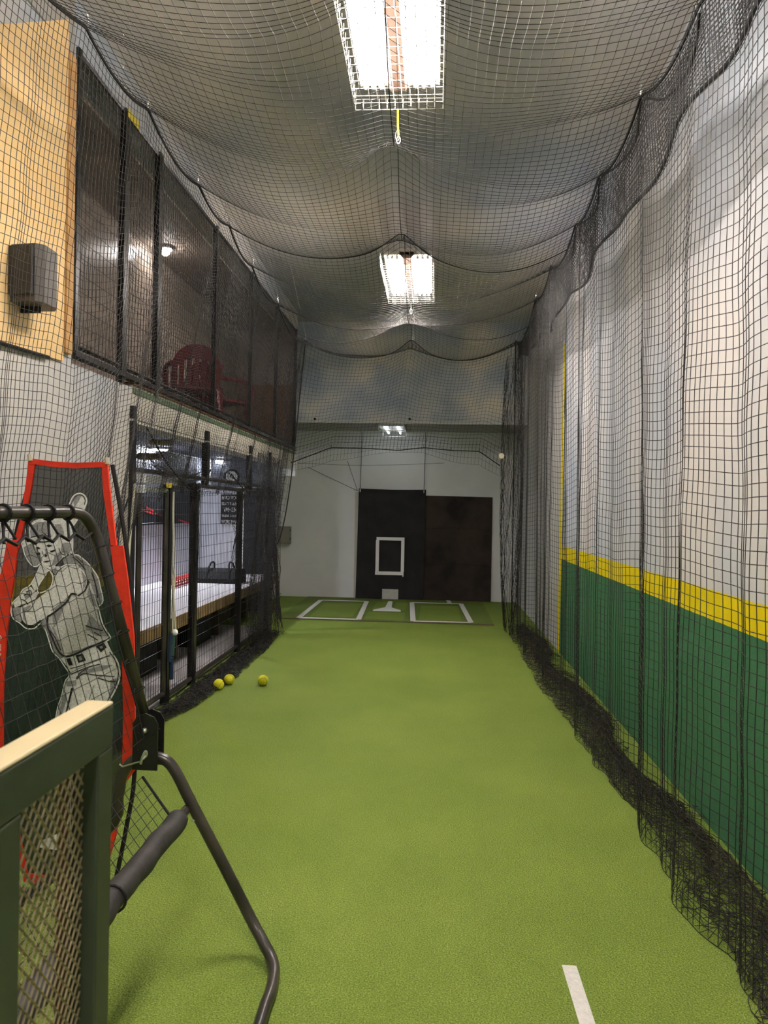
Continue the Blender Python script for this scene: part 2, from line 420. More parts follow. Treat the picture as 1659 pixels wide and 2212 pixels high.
# grey paint above, plywood sheet with stud
p = [at_x(-160, 64, XL), at_x(143, 42, XL), at_x(130, 780, XL), at_x(-160, 690, XL)]
pw = MB().prism([(XL + 0.002, a[1], a[2]) for a in p], (0.016, 0, 0)).build('plywood_sheet', 'ply')
tag(pw, 'bare plywood sheet on the upper left wall around the speaker', 'plywood')
MB().box((XL, p[1][1], 2.44), (XL + 0.03, p[1][1] + 0.075, 4.12)).build('stud', 'stud', pw)
MB().tube([(XL + 0.02, p[3][1], p[3][2] - 0.01), (XL + 0.02, p[2][1] - 0.16, p[2][2] - 0.012)], 0.010, 6).build('trim_edge', 'black_matte', pw)
MB().box((XL, YF, 4.14), (XL + 0.012, p[1][1] + 0.08, ZC)).build('upper_paint_board', 'grey_paint', wl)
# beam under the gallery with green stripe
bm = struct(MB().box((XL - 0.2, WALL_END, BEAM_Z), (XL, G1 + 0.12, RAIL_Z - 0.05)).build('trim_1', 'beam'), 'cream beam with a green stripe under the gallery')
MB().box((XL, WALL_END + 0.02, 2.362), (XL + 0.006, G1 + 0.1, 2.402)).build('stripe', 'green_stripe', bm)
MB().box((XL - 0.2, G1 - 0.02, BEAM_Z - 0.12), (XL + 0.03, G1 + 0.13, RAIL_Z - 0.1)).build('end_block', 'white_trim', bm)
MB().box((XL - 0.14, WALL_END, RAIL_Z - 0.05), (XL + 0.015, G1 + 0.12, RAIL_Z - 0.03)).build('ledge', 'wood_brown', bm)

# ------------------------------------------------------------------ gallery behind its mesh front
XG = -2.98
struct(MB().box((XG - 0.1, G0 - 1.6, RAIL_Z - 0.1), (XG, G1 + 0.1, ZC)).build('wall_gallery', 'taupe'), 'taupe back wall of the upstairs gallery')
struct(MB().box((XG, G0 - 1.6, RAIL_Z - 0.1), (XL - 0.2, G1 + 0.12, RAIL_Z - 0.055)).build('floor_gallery', 'kick'), 'dark floor of the upstairs gallery')
struct(MB().box((XG, G0 - 1.7, RAIL_Z - 0.1), (XL - 0.2, G0 - 1.6, ZC)).build('wall_gallery_near', 'taupe'), 'near end wall of the gallery')
ge = struct(MB().box((XG, G1 + 0.02, RAIL_Z - 0.1), (XL - 0.02, G1 + 0.12, ZC)).build('wall_gallery_end', 'taupe'), 'brown planked end wall of the gallery')
for i in range(4):
    MB().box((XG, G1 - 0.0, RAIL_Z + i * 0.235), (XL - 0.03, G1 + 0.02, RAIL_Z + 0.225 + i * 0.235)).build('plank', 'brown_plank', ge)
struct(MB().box((XG, G0 - 1.6, 4.2), (XL - 0.2, G1 + 0.12, 4.26)).build('ceiling_gallery', 'gallery_ceiling'), 'dark ceiling of the upstairs gallery')

def welded(X, y0, y1, z0, z1, sy=0.05, sz=0.1, r=0.0022):
    L = [[(X, y, z0), (X, y, z1)] for y in np.arange(y0 + sy / 2, y1, sy)]
    L += [[(X + 0.003, y0, z), (X + 0.003, y1, z)] for z in np.arange(z0 + sz / 2, z1, sz)]
    return L

gal = thing('gallery_screen', 'black welded wire screen closing the upstairs gallery', 'screen', (XL, (G0 + G1) / 2, RAIL_Z))
yposts = [at_x(x, y, XL)[1] for x, y in ((162, 500), (265, 500), (340, 500), (463, 700), (540, 800), (595, 850), (637, 850))]
for k, y in enumerate(yposts):
    MB().box((XL - 0.02, y - 0.02, RAIL_Z - (0.07 if k in (1, 2) else 0.0)), (XL + 0.02, y + 0.022, GTOP)).build('post', 'fence', gal)
    if k in (1, 2):
        MB().box((XL - 0.01, y + 0.03, RAIL_Z), (XL + 0.015, y + 0.065, GTOP)).build('post', 'fence', gal)
    if k < 6:
        z0 = RAIL_Z + 0.02
        strands_obj('wire_panel', welded(XL, y, yposts[k + 1], z0, GTOP), 0.0022, 'fence', gal)
        MB().tube([(XL, y, z0 + 0.02), (XL, yposts[k + 1], z0 + 0.02)], 0.014, 6).build('panel_rail', 'fence', gal)
        MB().tube([(XL, y, GTOP - 0.02), (XL, yposts[k + 1], GTOP - 0.02)], 0.016, 6).build('panel_rail', 'fence', gal)
MB().box((XL - 0.03, G0, RAIL_Z - 0.028), (XL + 0.03, G1, RAIL_Z + 0.004)).build('bottom_rail', 'fence', gal)

lq = at_x(288, 272, XL + 0.03)
MB().box((XL + 0.031, lq[1] - 0.09, GTOP - 0.06), (XL + 0.034, lq[1] + 0.09, GTOP - 0.005)).build('yellow_sticker', 'yellow', gal)

# plastic chairs on the gallery
def plastic_chair(loc, rz, label):
    t = thing('plastic_chair', label, 'chair', loc, 'maroon chairs in the gallery')
    fl = lambda p: p
    bk = MB()
    n = 7; wv = 0.46
    prof = [(math.cos(a) * 0.23, 0.58 + 0.24 * math.sin(a)) for a in np.linspace(0, math.pi, 13)]
    outer = [(0.25, 0.40)] + [(x * 1.09, z) for x, z in prof] + [(-0.25, 0.40)]
    inner = [(0.19, 0.40), (0.19, 0.58)] + [(x * 0.80, 0.58 + (z - 0.58) * 0.42) for x, z in prof[1:-1]] + [(-0.19, 0.58), (-0.19, 0.40)]
    back_y = lambda z: 0.22 + (z - 0.4) * 0.25
    k = len(outer); inner_r = inner
    vs = [(x, back_y(z), z) for x, z in outer] + [(x, back_y(z), z) for x, z in inner_r]
    vs += [(x, y + 0.02, z) for x, y, z in vs]
    fs = []
    for i in range(k - 1):
        fs += [(i, i + 1, k + i + 1, k + i), (2 * k + i + 1, 2 * k + i, 3 * k + i, 3 * k + i + 1), (i + 1, i, 2 * k + i, 2 * k + i + 1), (k + i, k + i + 1, 3 * k + i + 1, 3 * k + i)]
    bk.add(vs, fs); b = bk.build('backrest', 'maroon', t)
    for i in range(5):
        x = -0.15 + i * 0.075
        MB().add([(x - 0.024, back_y(0.4), 0.4), (x + 0.024, back_y(0.4), 0.4), (x + 0.024, back_y(0.70), 0.70), (x - 0.024, back_y(0.70), 0.70),
                  (x - 0.024, back_y(0.4) + 0.014, 0.4), (x + 0.024, back_y(0.4) + 0.014, 0.4), (x + 0.024, back_y(0.70) + 0.014, 0.70), (x - 0.024, back_y(0.70) + 0.014, 0.70)],
                 [(0, 1, 2, 3), (7, 6, 5, 4), (0, 4, 5, 1), (1, 5, 6, 2), (2, 6, 7, 3), (3, 7, 4, 0)]).build('slat', 'maroon', t)
    MB().box((-0.24, -0.24, 0.38), (0.24, 0.23, 0.41)).build('seat', 'maroon', t)
    for sx in (-1, 1):
        for sy in (-1, 1):
            MB().tube([(sx * 0.21, sy * 0.20, 0.39), (sx * 0.25, sy * 0.25, 0.0)], [0.032, 0.024], 6).build('leg', 'maroon', t)
        MB().tube(smooth_path([(sx * 0.25, 0.30, 0.62), (sx * 0.28, 0.0, 0.63), (sx * 0.27, -0.24, 0.60), (sx * 0.25, -0.26, 0.40)], 4), 0.026, 6).build('armrest', 'maroon', t)
    for ch in list(t.children): ch.matrix_parent_inverse = Matrix.Identity(4)
    t.matrix_basis = Matrix.Translation(Vector(loc)) @ Matrix.Rotation(rz, 4, 'Z')
    return t
gz = RAIL_Z - 0.055
plastic_chair((-2.6, 7.75, gz), math.radians(205), 'maroon plastic armchair on the gallery, beside another like it')
plastic_chair((-2.57, 8.65, gz), math.radians(150), 'maroon plastic armchair on the gallery, turned toward the planked end wall')

sp = thing('wall_lamp', 'small bright lamp glowing inside the gallery behind the wire', 'lamp', (-2.78, 7.3, 4.15))
lp = at_x(357, 541, -2.78)
MB().tube([(lp[0], lp[1], 4.2), (lp[0], lp[1], lp[2] + 0.05)], 0.012, 6).build('stem', 'black_matte', sp)
MB().tube([(lp[0], lp[1], lp[2] + 0.07), (lp[0], lp[1], lp[2] + 0.01)], [0.03, 0.075], 14).build('shade', 'white_plastic', sp)
MB().sphere((lp[0], lp[1], lp[2] - 0.005), 0.05, 12, 8).build('bulb', 'spot', sp, smooth=True)

# ------------------------------------------------------------------ side room behind the fence
XS, YS = -3.5, 10.9
struct(MB().box((XS - 0.1, WALL_END - 1.2, 0), (XS, YS + 0.1, 2.4)).build('wall_side_room', 'side_wall'), 'white back wall of the side room')
struct(MB().box((XS, YS, 0), (-2.53, YS + 0.1, 2.4)).build('wall_side_room_end', 'side_wall'), 'white end wall of the side room with the sign')
struct(MB().box((XS, WALL_END - 1.2, 0), (XL - 0.2, WALL_END - 1.1, 2.4)).build('wall_side_room_near', 'side_wall'), 'near end wall of the side room')
struct(MB().box((XS, WALL_END - 1.1, 0.001), (XL - 0.03, 9.6, 0.012)).build('floor_side_room', 'side_floor'), 'pale floor strip behind the wire fence')
struct(MB().box((XS, WALL_END - 1.1, 2.28), (XL - 0.2, YS, 2.36)).build('ceiling_side_room', 'blue_grey'), 'blue grey ceiling of the side room')
dp = MB().box((XS, 7.4, 1.33), (XS + 0.03, 10.55, 2.26)).build('wall_panel', 'dark_panel')
tag(dp, 'dark wall panel with red diagonal stripes in the side room', 'panel')
for (a, b) in (((312, 1094), (332, 1104)), ((306, 1101), (332, 1110)), ((335, 1109), (350, 1114)), ((362, 1115), (374, 1121)), ((386, 1123), (414, 1132)), ((414, 1132), (427, 1135))):
    A, B = at_x(*a, XS + 0.034), at_x(*b, XS + 0.034)
    A[1] = min(A[1], 10.5); B[1] = min(B[1], 10.53)
    MB().ribbon([A, B], 0.022, (1, 0, 0)).build('stripe', 'red_paint', dp)
for (px0, px1, py0, py1) in ((297, 308, 1092, 1103), (337, 350, 1093, 1111)):
    A, B = at_x(px0, py0, XS + 0.03), at_x(px1, py1, XS + 0.03)
    MB().box((XS + 0.03, A[1], A[2]), (XS + 0.07, B[1], B[2])).build('bracket', 'black_matte', dp)
wd = struct(MB().box((XS + 0.005, YS - 0.03, 1.93), (XS + 0.11, YS - 0.01, 2.27)).build('window_1', 'window_glow'), 'narrow daylit window in the corner of the side room')
MB().box((XS + 0.11, YS - 0.045, 1.92), (XS + 0.135, YS - 0.001, 2.275)).build('window_frame', 'white_trim', wd)
ew = bpy.data.objects['wall_side_room_end']
MB().box((XS + 0.14, YS - 0.012, 1.86), (-2.53, YS, 2.275)).build('upper_board', 'blue_grey', ew)
dr = struct(MB().box((-2.84, YS - 0.03, 0.015), (-2.53, YS - 0.001, 1.85)).build('door_1', 'dark_panel'), 'dark door edge at the end of the side room')
MB().box((-2.90, YS - 0.04, 0.015), (-2.84, YS - 0.001, 1.86)).build('door_frame', 'white_trim', dr)
bt = thing('bench', 'long built-in bench with white top and wood edge behind the fence', 'bench', (-2.9, 7.9, 0))
BZ, BX = 0.60, -2.30
MB().box((XS + 0.006, WALL_END + 0.01, BZ - 0.03), (BX + 0.03, YS - 0.35, BZ)).build('seat_top', 'bench_white', bt)
MB().box((BX, WALL_END + 0.01, BZ - 0.115), (BX + 0.035, YS - 0.35, BZ - 0.004)).build('front_edge', 'bench_wood', bt)
MB().box((-2.86, WALL_END + 0.01, 0.012), (-2.83, YS - 0.35, BZ - 0.03)).build('kick_panel', 'kick', bt)
for y in (5.9, 7.35, 8.8, 10.2):
    MB().box((-2.83, y, 0.012), (-2.6, y + 0.05, BZ - 0.03)).build('support', 'kick', bt)
for i, (y0, y1, z1, lab) in enumerate(((5.25, 5.75, 0.36, 'black storage box under the bench beside the gate'), (6.1, 6.9, 0.42, 'long black storage box under the bench between two supports'),
                                (8.0, 8.6, 0.40, 'black storage box under the middle of the bench'))):
    t = thing('storage_box', lab, 'box', (-2.7, (y0 + y1) / 2, 0.012), 'boxes under the bench')
    MB().box((-2.80, y0, 0.012), (-2.62, y1, z1 - 0.04)).build('body', 'black_matte', t)
    MB().box((-2.805, y0 - 0.01, z1 - 0.04), (-2.61, y1 + 0.01, z1)).build('lid', 'dark_panel', t)
# things on the bench
bg = at_z(478, 1258, BZ)
t = thing('duffel_bag', 'black duffel bag lying on the bench near the end wall', 'bag', (bg[0], bg[1], BZ))
bb = MB(); prof = [(0.0, 0.0), (0.15, 0.0), (0.17, 0.06), (0.13, 0.15), (0.05, 0.18), (-0.05, 0.18), (-0.13, 0.15), (-0.17, 0.06), (-0.15, 0.0)]
bb.prism([(bg[0] - 0.34, bg[1] + a, BZ + b) for a, b in prof], (0.62, 0, 0)); bb.build('body', 'black_matte', t)
for s in (-0.15, 0.15):
    MB().tube(smooth_path([(bg[0] + s, bg[1] - 0.16, BZ + 0.08), (bg[0] + s * 0.8, bg[1] - 0.08, BZ + 0.24), (bg[0] + s * 0.8, bg[1] + 0.08, BZ + 0.24), (bg[0] + s, bg[1] + 0.16, BZ + 0.08)], 5), 0.012, 6).build('handle', 'dark_panel', t)
rd = at_z(396, 1255, BZ + 0.04)
t = thing('equipment_rack', 'red wire rack lying on the white bench', 'rack', (rd[0], rd[1], BZ))
y0, y1 = rd[1] - 0.55, rd[1] + 0.6
for dz in (0.02, 0.09):
    for dx in (-0.06, 0.06):
        MB().tube([(rd[0] + dx, y0, BZ + dz), (rd[0] + dx, y1, BZ + dz)], 0.011, 6).build('rail', 'red_paint', t)
for y in np.linspace(y0, y1, 12):
    MB().tube([(rd[0] - 0.06, y, BZ + 0.02), (rd[0] - 0.06, y, BZ + 0.09), (rd[0] + 0.06, y, BZ + 0.09), (rd[0] + 0.06, y, BZ + 0.02)], 0.008, 5).build('rung', 'red_paint', t)
# lamps of the side room
for i, (px, py, lab) in enumerate(((345, 972, 'round cool white ceiling lamp in the side room under a tan tube'), (478, 996, 'round cool white ceiling lamp near the end wall of the side room'))):
    c = at_z(px, py, 2.25)
    t = thing('ceiling_lamp', lab, 'lamp', (c[0], c[1], 2.28), 'lamps of the side room')
    MB().tube([(c[0], c[1], 2.28), (c[0], c[1], 2.255)], 0.115, 24).build('housing', 'white_plastic', t)
    MB().tube([(c[0], c[1], 2.255), (c[0], c[1], 2.243)], [0.10, 0.085], 24).build('diffuser', 'lamp_cool', t)
for j, (px, py, lab) in enumerate(((348, 956, 'short tan wrapped tube under the side room ceiling above the round lamp'), (322, 986, 'short tan wrapped tube hanging lower beside the round lamp'))):
    c = at_x(px, py, -2.75)
    t = thing('wrapped_tube', lab, 'tube', tuple(c), 'tan tubes under the side room ceiling')
    MB().tube([(c[0] - 0.12, c[1], c[2]), (c[0] - 0.1, c[1], c[2]), (c[0] + 0.1, c[1], c[2]), (c[0] + 0.12, c[1], c[2])], [0.02, 0.032, 0.032, 0.02], 12).build('tube', 'tan_duct', t, smooth=True)
    for s in (-0.08, 0.08):
        MB().tube([(c[0] + s, c[1], c[2]), (c[0] + s, c[1], 2.29)], 0.004, 5).build('hanger', 'steel', t)
# clock and sign on the end wall
c = at_y(500, 1030, YS - 0.03)
t = thing('wall_clock', 'round wall clock with black rim on the end wall above the sign', 'clock', tuple(c))
ring = [(c[0] + 0.105 * math.cos(a), c[1], c[2] + 0.105 * math.sin(a)) for a in np.linspace(0, 2 * math.pi, 28, endpoint=False)]
MB().prism([(c[0] + 0.1 * math.cos(a), c[1], c[2] + 0.1 * math.sin(a)) for a in np.linspace(0, 2 * math.pi, 28, endpoint=False)], (0, 0.03, 0)).build('face', 'panel_wall', t)
MB().tube(ring, 0.016, 8, closed=True).build('rim', 'black_matte', t)
for a, l in ((2.1, 0.08), (-0.6, 0.06)):
    MB().ribbon([(c[0], c[1] - 0.012, c[2]), (c[0] + l * math.cos(a), c[1] - 0.012, c[2] + l * math.sin(a))], 0.012, (0, -1, 0)).build('hand', 'black_matte', t)

def text_obj(body, size, m, parent, loc, rot, name='lettering', width=None):
    cu = bpy.data.curves.new(name, 'FONT'); cu.body = body; cu.size = size; cu.align_x = 'CENTER'; cu.align_y = 'CENTER'
    cu.extrude = 0.001
    tmp = bpy.data.objects.new(name, cu); COL.objects.link(tmp)
    dg = bpy.context.evaluated_depsgraph_get(); dg.update()
    me = bpy.data.meshes.new_from_object(tmp.evaluated_get(dg))
    bpy.data.objects.remove(tmp); bpy.data.curves.remove(cu)
    co = np.empty(len(me.vertices) * 3); me.vertices.foreach_get('co', co); co = co.reshape(-1, 3)
    if width:
        ww = co[:, 0].max() - co[:, 0].min(); co[:, 0] *= width / ww
    Mx = Matrix.Translation(Vector(loc)) @ rot
    A = np.array(Mx)[:3, :3]; co = co @ A.T + np.array(Mx)[:3, 3]
    me.vertices.foreach_set('co', co.ravel()); me.update()
    me.materials.clear(); me.materials.append(M[m])
    o = bpy.data.objects.new(name, me); COL.objects.link(o)
    o.parent = parent; o.matrix_parent_inverse = parent.matrix_basis.inverted()
    return o
c = at_y(498, 1101, YS - 0.02)
sg = thing('wall_sign', 'black sign with white capital letters on the end wall below the clock', 'sign', tuple(c))
MB().box((c[0] - 0.15, YS - 0.025, c[2] - 0.225), (c[0] + 0.15, YS, c[2] + 0.225)).build('board', 'dark_panel', sg)
MB().box((c[0] - 0.15, YS - 0.032, c[2] - 0.232), (c[0] + 0.15, YS, c[2] - 0.22)).build('bottom_frame', 'white_trim', sg)
ROTX = Matrix.Rotation(math.radians(90), 4, 'X')
for k, (s, sz, wd_) in enumerate((("HARD WORK", 0.075, 0.26), ("BEATS TALENT", 0.06, 0.26), ('WHEN', 0.095, 0.2), ("TALENT DOESN'T", 0.05, 0.26), ('WORK HARD', 0.085, 0.26))):
    text_obj(s, sz, 'tape', sg, (c[0], YS - 0.028, c[2] + 0.175 - k * 0.09), ROTX, width=wd_)

# ------------------------------------------------------------------ wire fence and gate
fn = thing('wire_fence', 'black welded wire fence between the turf and the side room', 'fence', (XL, 7.3, 0))
FT, FM = 2.27, 1.775
fy = {n: at_x(px, py, XL)[1] for n, px, py in (('a', 283, 950), ('g0', 294, 1200), ('g1', 354, 1200), ('b', 418, 1200), ('b2', 444, 980), ('c', 516, 1200), ('c2', 539, 1000), ('d', 581, 1020))}
def post(y, z0, z1, wv=0.05, m='fence', name='post', par=fn):
    return MB().box((XL - 0.028, y - wv / 2, z0), (XL + 0.028, y + wv / 2, z1)).build(name, m, par)
for y, z0, z1 in ((fy['a'], 0, FT), (fy['b'], 0, FM), (fy['b2'], FM, FT), (fy['c'], 0, FM), (fy['c2'], FM, FT), (fy['d'], 0, FT), (fy['g1'] + 0.07, 0, FM)):
    post(y, z0, z1, 0.06)
for y in (fy['a'], fy['b2'], fy['c2']):
    MB().box((XL - 0.031, y - 0.033, FT - 0.105), (XL + 0.031, y + 0.033, FT - 0.09)).build('post_band', 'steel', fn)
for z in (FM - 0.015, FM + 0.055):
    MB().tube([(XL, fy['a'], z), (XL, fy['d'], z)], 0.020, 8).build('rail', 'tube_black', fn)
MB().tube([(XL, fy['g1'] + 0.07, 0.06), (XL, fy['d'], 0.06)], 0.020, 8).build('rail', 'tube_black', fn)
for a, b, z0, z1 in ((fy['a'], fy['b2'], FM + 0.06, FT), (fy['b2'], fy['c2'], FM + 0.06, FT), (fy['c2'], fy['d'], FM + 0.06, FT),
                     (fy['g1'] + 0.07, fy['b'], 0.06, FM), (fy['b'], fy['c'], 0.06, FM), (fy['c'], fy['d'], 0.06, FM)):
    strands_obj('wire_panel', welded(XL, a, b, z0, z1), 0.0023, 'fence', fn)
gt = thing('wire_gate', 'narrow black wire gate with a white-capped bar across its top', 'gate', (XL, (fy['g0'] + fy['g1']) / 2, 0.05))
ga, gb, gzt = fy['g0'] + 0.02, fy['g1'], 1.70
for y in (ga, gb): MB().tube([(XL + 0.01, y, 0.08), (XL + 0.01, y, gzt)], 0.022, 8).build('stile', 'tube_black', gt)
for z in (0.10, gzt): MB().tube([(XL + 0.01, ga, z), (XL + 0.01, gb, z)], 0.020, 8).build('gate_rail', 'alu' if z > 1 else 'tube_black', gt)
strands_obj('wire_panel', welded(XL + 0.01, ga, gb, 0.1, gzt), 0.0023, 'fence', gt)
cl = MB().box((XL + 0.02, ga - 0.05, gzt + 0.045), (XL + 0.06, gb + 0.12, gzt + 0.10)).build('crossbar', 'alu', gt)
for z in (gzt + 0.045, gzt - 0.03): MB().box((XL + 0.015, ga - 0.075, z), (XL + 0.066, ga - 0.03, z + 0.055)).build('end_cap', 'white_plastic', gt)
MB().box((XL + 0.06, gb - 0.14, gzt + 0.02), (XL + 0.064, gb - 0.02, gzt + 0.055)).build('label_plate', 'yellow', gt)
MB().tube(smooth_path([at_x(px, py, XL + 0.06) for px, py in ((291, 1045), (288, 1080), (282, 1150), (277, 1220), (272, 1300))], 6), 0.008, 6).build('pull_cord', 'cream_rope', gt)

# rope and grips hanging at the fence
t = thing('hanging_rope', 'cream rope with blue and green grips hanging on the fence', 'rope', tuple(at_x(375, 1060, XL + 0.07)))
rp = smooth_path([at_x(px, py, XL + 0.07) for px, py in ((375, 1062), (374, 1120), (375, 1180), (374, 1220), (377, 1250), (375, 1290), (378, 1350), (380, 1366))], 6)
MB().tube(rp, 0.008, 6).build('rope', 'cream_rope', t)
MB().tube([at_x(374, 1085, XL + 0.06), at_x(374, 1110, XL + 0.06), at_x(373, 1366, XL + 0.06)], 0.006, 6).build('rope', 'cream_rope', t)
MB().sphere(at_x(377, 1366, XL + 0.065), 0.028, 10, 8).build('knot', 'white_plastic', t, smooth=True)
for (a, b, r, m) in (((369, 1368), (366, 1430), 0.014, 'blue_grip'), ((375, 1372), (372, 1417), 0.014, 'green_grip'), ((370, 1420), (370, 1467), 0.018, 'blue_grip')):
    MB().tube([at_x(*a, XL + 0.07), at_x(*b, XL + 0.07)], r, 10).build('grip', m, t)

# ------------------------------------------------------------------ batting end
tm = tag(MB().box((-2.2, 10.32, 0.0), (0.84, YB - 0.02, 0.008)).build('turf_mat', 'turf_shaded'), 'turf mat with painted-in shade laid out under the batting boxes', 'mat')
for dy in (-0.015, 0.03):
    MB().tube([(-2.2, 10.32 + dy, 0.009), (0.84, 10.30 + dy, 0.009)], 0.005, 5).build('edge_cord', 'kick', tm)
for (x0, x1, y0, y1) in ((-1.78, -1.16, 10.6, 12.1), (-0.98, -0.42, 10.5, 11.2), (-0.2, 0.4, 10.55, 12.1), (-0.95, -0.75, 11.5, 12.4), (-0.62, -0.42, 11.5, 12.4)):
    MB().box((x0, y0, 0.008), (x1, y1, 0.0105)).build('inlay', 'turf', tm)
def line_box(lab, q):
    t = thing('batters_box', lab, 'marking', (q[0][0], q[0][1], 0.008))
    A, B, C_, D = [V(*p, 0.0) for p in q]      # near-left, near-right, far-right, far-left
    wv = 0.075; z = 0.011
    def bar(p, r):
        d = r - p; d /= np.linalg.norm(d); s = V(-d[1], d[0], 0) * wv / 2
        MB().prism([(*(p - s)[:2], z), (*(r - s)[:2], z), (*(r + s)[:2], z), (*(p + s)[:2], z)], (0, 0, 0.003)).build('line', 'line', t)
    bar(A, B); bar(B, C_); bar(C_, D); bar(D, A)
line_box("white painted batter's box beside the tan wall box", ((-1.9, 10.40), (-1.05, 10.40), (-1.12, 12.42), (-1.9, 12.42)))
line_box("white painted batter's box in front of the worn brown mat", ((-0.28, 10.40), (0.53, 10.42), (0.46, 12.44), (-0.36, 12.44)))
pl = tag(MB().prism([(-0.926, 11.33, 0.008), (-0.497, 11.33, 0.008), (-0.50, 11.43, 0.008), (-0.66, 11.72, 0.008), (-0.69, 12.5, 0.008), (-0.76, 12.5, 0.008), (-0.76, 11.72, 0.008), (-0.92, 11.43, 0.008)], (0, 0, 0.008)).build('home_plate', 'tape'), 'white home plate between the two painted boxes', 'plate')
a, b = at_z(970, 1296), at_z(978, 1304)
tag(MB().prism([(0.24, 12.46, 0.0085), (0.31, 12.46, 0.0085), (0.29, 12.86, 0.0085), (0.22, 12.86, 0.0085)], (0, 0, 0.004)).build('floor_mark', 'line'), 'short white dash on the turf at the foot of the worn mat', 'marking')
q = [at_z(1213, 2088), at_z(1243, 2088), at_z(1310, 2380), at_z(1285, 2380)]
q2 = [(0.476, 2.635), (0.526, 2.635), (0.545, 1.2), (0.495, 1.2)]
tag(MB().prism([(x, y, 0.0005) for x, y in q2], (0, 0, 0.0025)).build('floor_line', 'line'), 'white painted line on the open turf by the near netting', 'marking')

m1 = thing('rubber_mat', 'black rubber mat with a white taped strike zone hung behind home plate', 'mat', (-0.76, YB - 0.1, 0.01))
o = MB()
nx, nz = 8, 12; vs = []; fs = []
for i in range(nz + 1):
    for j in range(nx + 1):
        u, vv = j / nx, i / nz
        x = -1.355 + 1.17 * u + 0.02 * vv; z = 0.012 + 1.91 * vv
        y = YB - 0.065 - 0.05 * (1 - vv) + 0.008 * math.sin(9 * u + 4 * vv) - (0.02 * (u - .5) ** 2)
        vs.append((x, y, z - (0.01 * math.sin(math.pi * u) if i == nz else 0)))
n1 = len(vs)
vs += [(x, y + 0.016, z) for x, y, z in vs]
for i in range(nz):
    for j in range(nx):
        a = i * (nx + 1) + j; fs.append((a, a + 1, a + nx + 2, a + nx + 1)); b = a + n1; fs.append((b + nx + 1, b + nx + 2, b + 1, b))
for i in range(nz):
    a = i * (nx + 1); fs.append((a, a + nx + 1, a + nx + 1 + n1, a + n1)); a += nx; fs.append((a + nx + 1, a, a + n1, a + nx + 1 + n1))
for j in range(nx):
    fs.append((j + 1, j, j + n1, j + 1 + n1)); a = nz * (nx + 1) + j; fs.append((a, a + 1, a + 1 + n1, a + n1))
o.add(vs, fs); o.build('mat_sheet', 'mat_black', m1, smooth=False)
yz = YB - 0.128
for (x0, x1, z0, z1) in ((-1.005, -0.52, 1.03, 1.085), (-1.02, -0.525, 0.43, 0.49), (-1.015, -0.957, 0.4905, 1.0295), (-0.575, -0.519, 0.4905, 1.0295), (-0.545, -0.526, 0.405, 0.4295)):
    MB().box((x0, yz, z0), (x1, yz + 0.006, z1)).build('tape_strip', 'tape', m1)
MB().box((-0.89, yz - 0.004, 0.012), (-0.61, yz + 0.004, 0.185)).build('pale_patch', 'paper', m1)
for x in (-1.31, -0.20):
    MB().tube([(x, YB - 0.07, 1.90), (x + 0.005, YB - 0.06, 2.35), (x + 0.01, YB - 0.06, SOF_Z)], 0.005, 5).build('hanging_cord', 'rope', m1)
    MB().tube([(x, YB - 0.085, 1.915), (x, YB - 0.09, 1.86)], 0.012, 6).build('clip', 'steel', m1)
MB().tube([(-1.36, YB - 0.05, 1.88), (-1.55, YB - 0.03, 2.4)], 0.004, 5).build('hanging_cord', 'rope', m1)
MB().tube([(-1.36, YB - 0.05, 1.88), (-2.25, YB - 0.04, 2.28)], 0.004, 5).build('hanging_cord', 'rope', m1)
m2 = thing('rubber_mat', 'worn brown-black rubber mat leaning on the wall beside the strike-zone mat', 'mat', (0.4, YB - 0.05, 0.01))
MB().add([(-0.19, YB - 0.072, 0.01), (0.985, YB - 0.072, 0.01), (0.985, YB - 0.030, 1.81), (-0.19, YB - 0.030, 1.82),
          (-0.19, YB - 0.057, 0.01), (0.985, YB - 0.057, 0.01), (0.985, YB - 0.016, 1.81), (-0.19, YB - 0.016, 1.82)],
         [(0, 1, 2, 3), (7, 6, 5, 4), (0, 4, 5, 1), (1, 5, 6, 2), (2, 6, 7, 3), (3, 7, 4, 0)]).build('mat_sheet', 'mat_worn', m2)
for k in range(2):
    z = 0.62 + 0.62 * k
    MB().tube(smooth_path([(-0.17, YB - 0.07 + z * 0.022, z), (0.2, YB - 0.071 + z * 0.018, z + 0.025), (0.6, YB - 0.071 + z * 0.022, z + 0.03), (0.96, YB - 0.07 + z * 0.022, z - 0.01)], 6), 0.006, 5).build('crease', 'mat_worn', m2)
for k in range(2):
    x = 0.05 + 1.0 * k
cb = thing('electrical_box', 'tan metal electrical box on the white wall by the corner', 'box', (-2.6, YB - 0.012, 1.0))
A, B = at_y(601, 1137, YB - 0.15), at_y(622, 1175, YB - 0.15)
MB().box((A[0], YB - 0.16, B[2]), (B[0] + 0.03, YB - 0.012, A[2])).build('box_body', 'box_tan', cb)
MB().box((A[0] + 0.012, YB - 0.17, B[2] + 0.012), (B[0] + 0.018, YB - 0.16, A[2] - 0.012)).build('box_door', 'box_tan', cb)
for z in (0.25, 0.75): MB().box((B[0] + 0.03, YB - 0.14, B[2] + z * (A[2] - B[2])), (B[0] + 0.04, YB - 0.12, B[2] + z * (A[2] - B[2]) + 0.03)).build('latch', 'black_matte', cb)
MB().tube(smooth_path([at_y(px, py, YB - 0.03) for px, py in ((599, 1175), (603, 1210), (606, 1230), (602, 1255), (601, 1275), (608, 1284))], 6), 0.006, 6).build('cable', 'cord', cb)

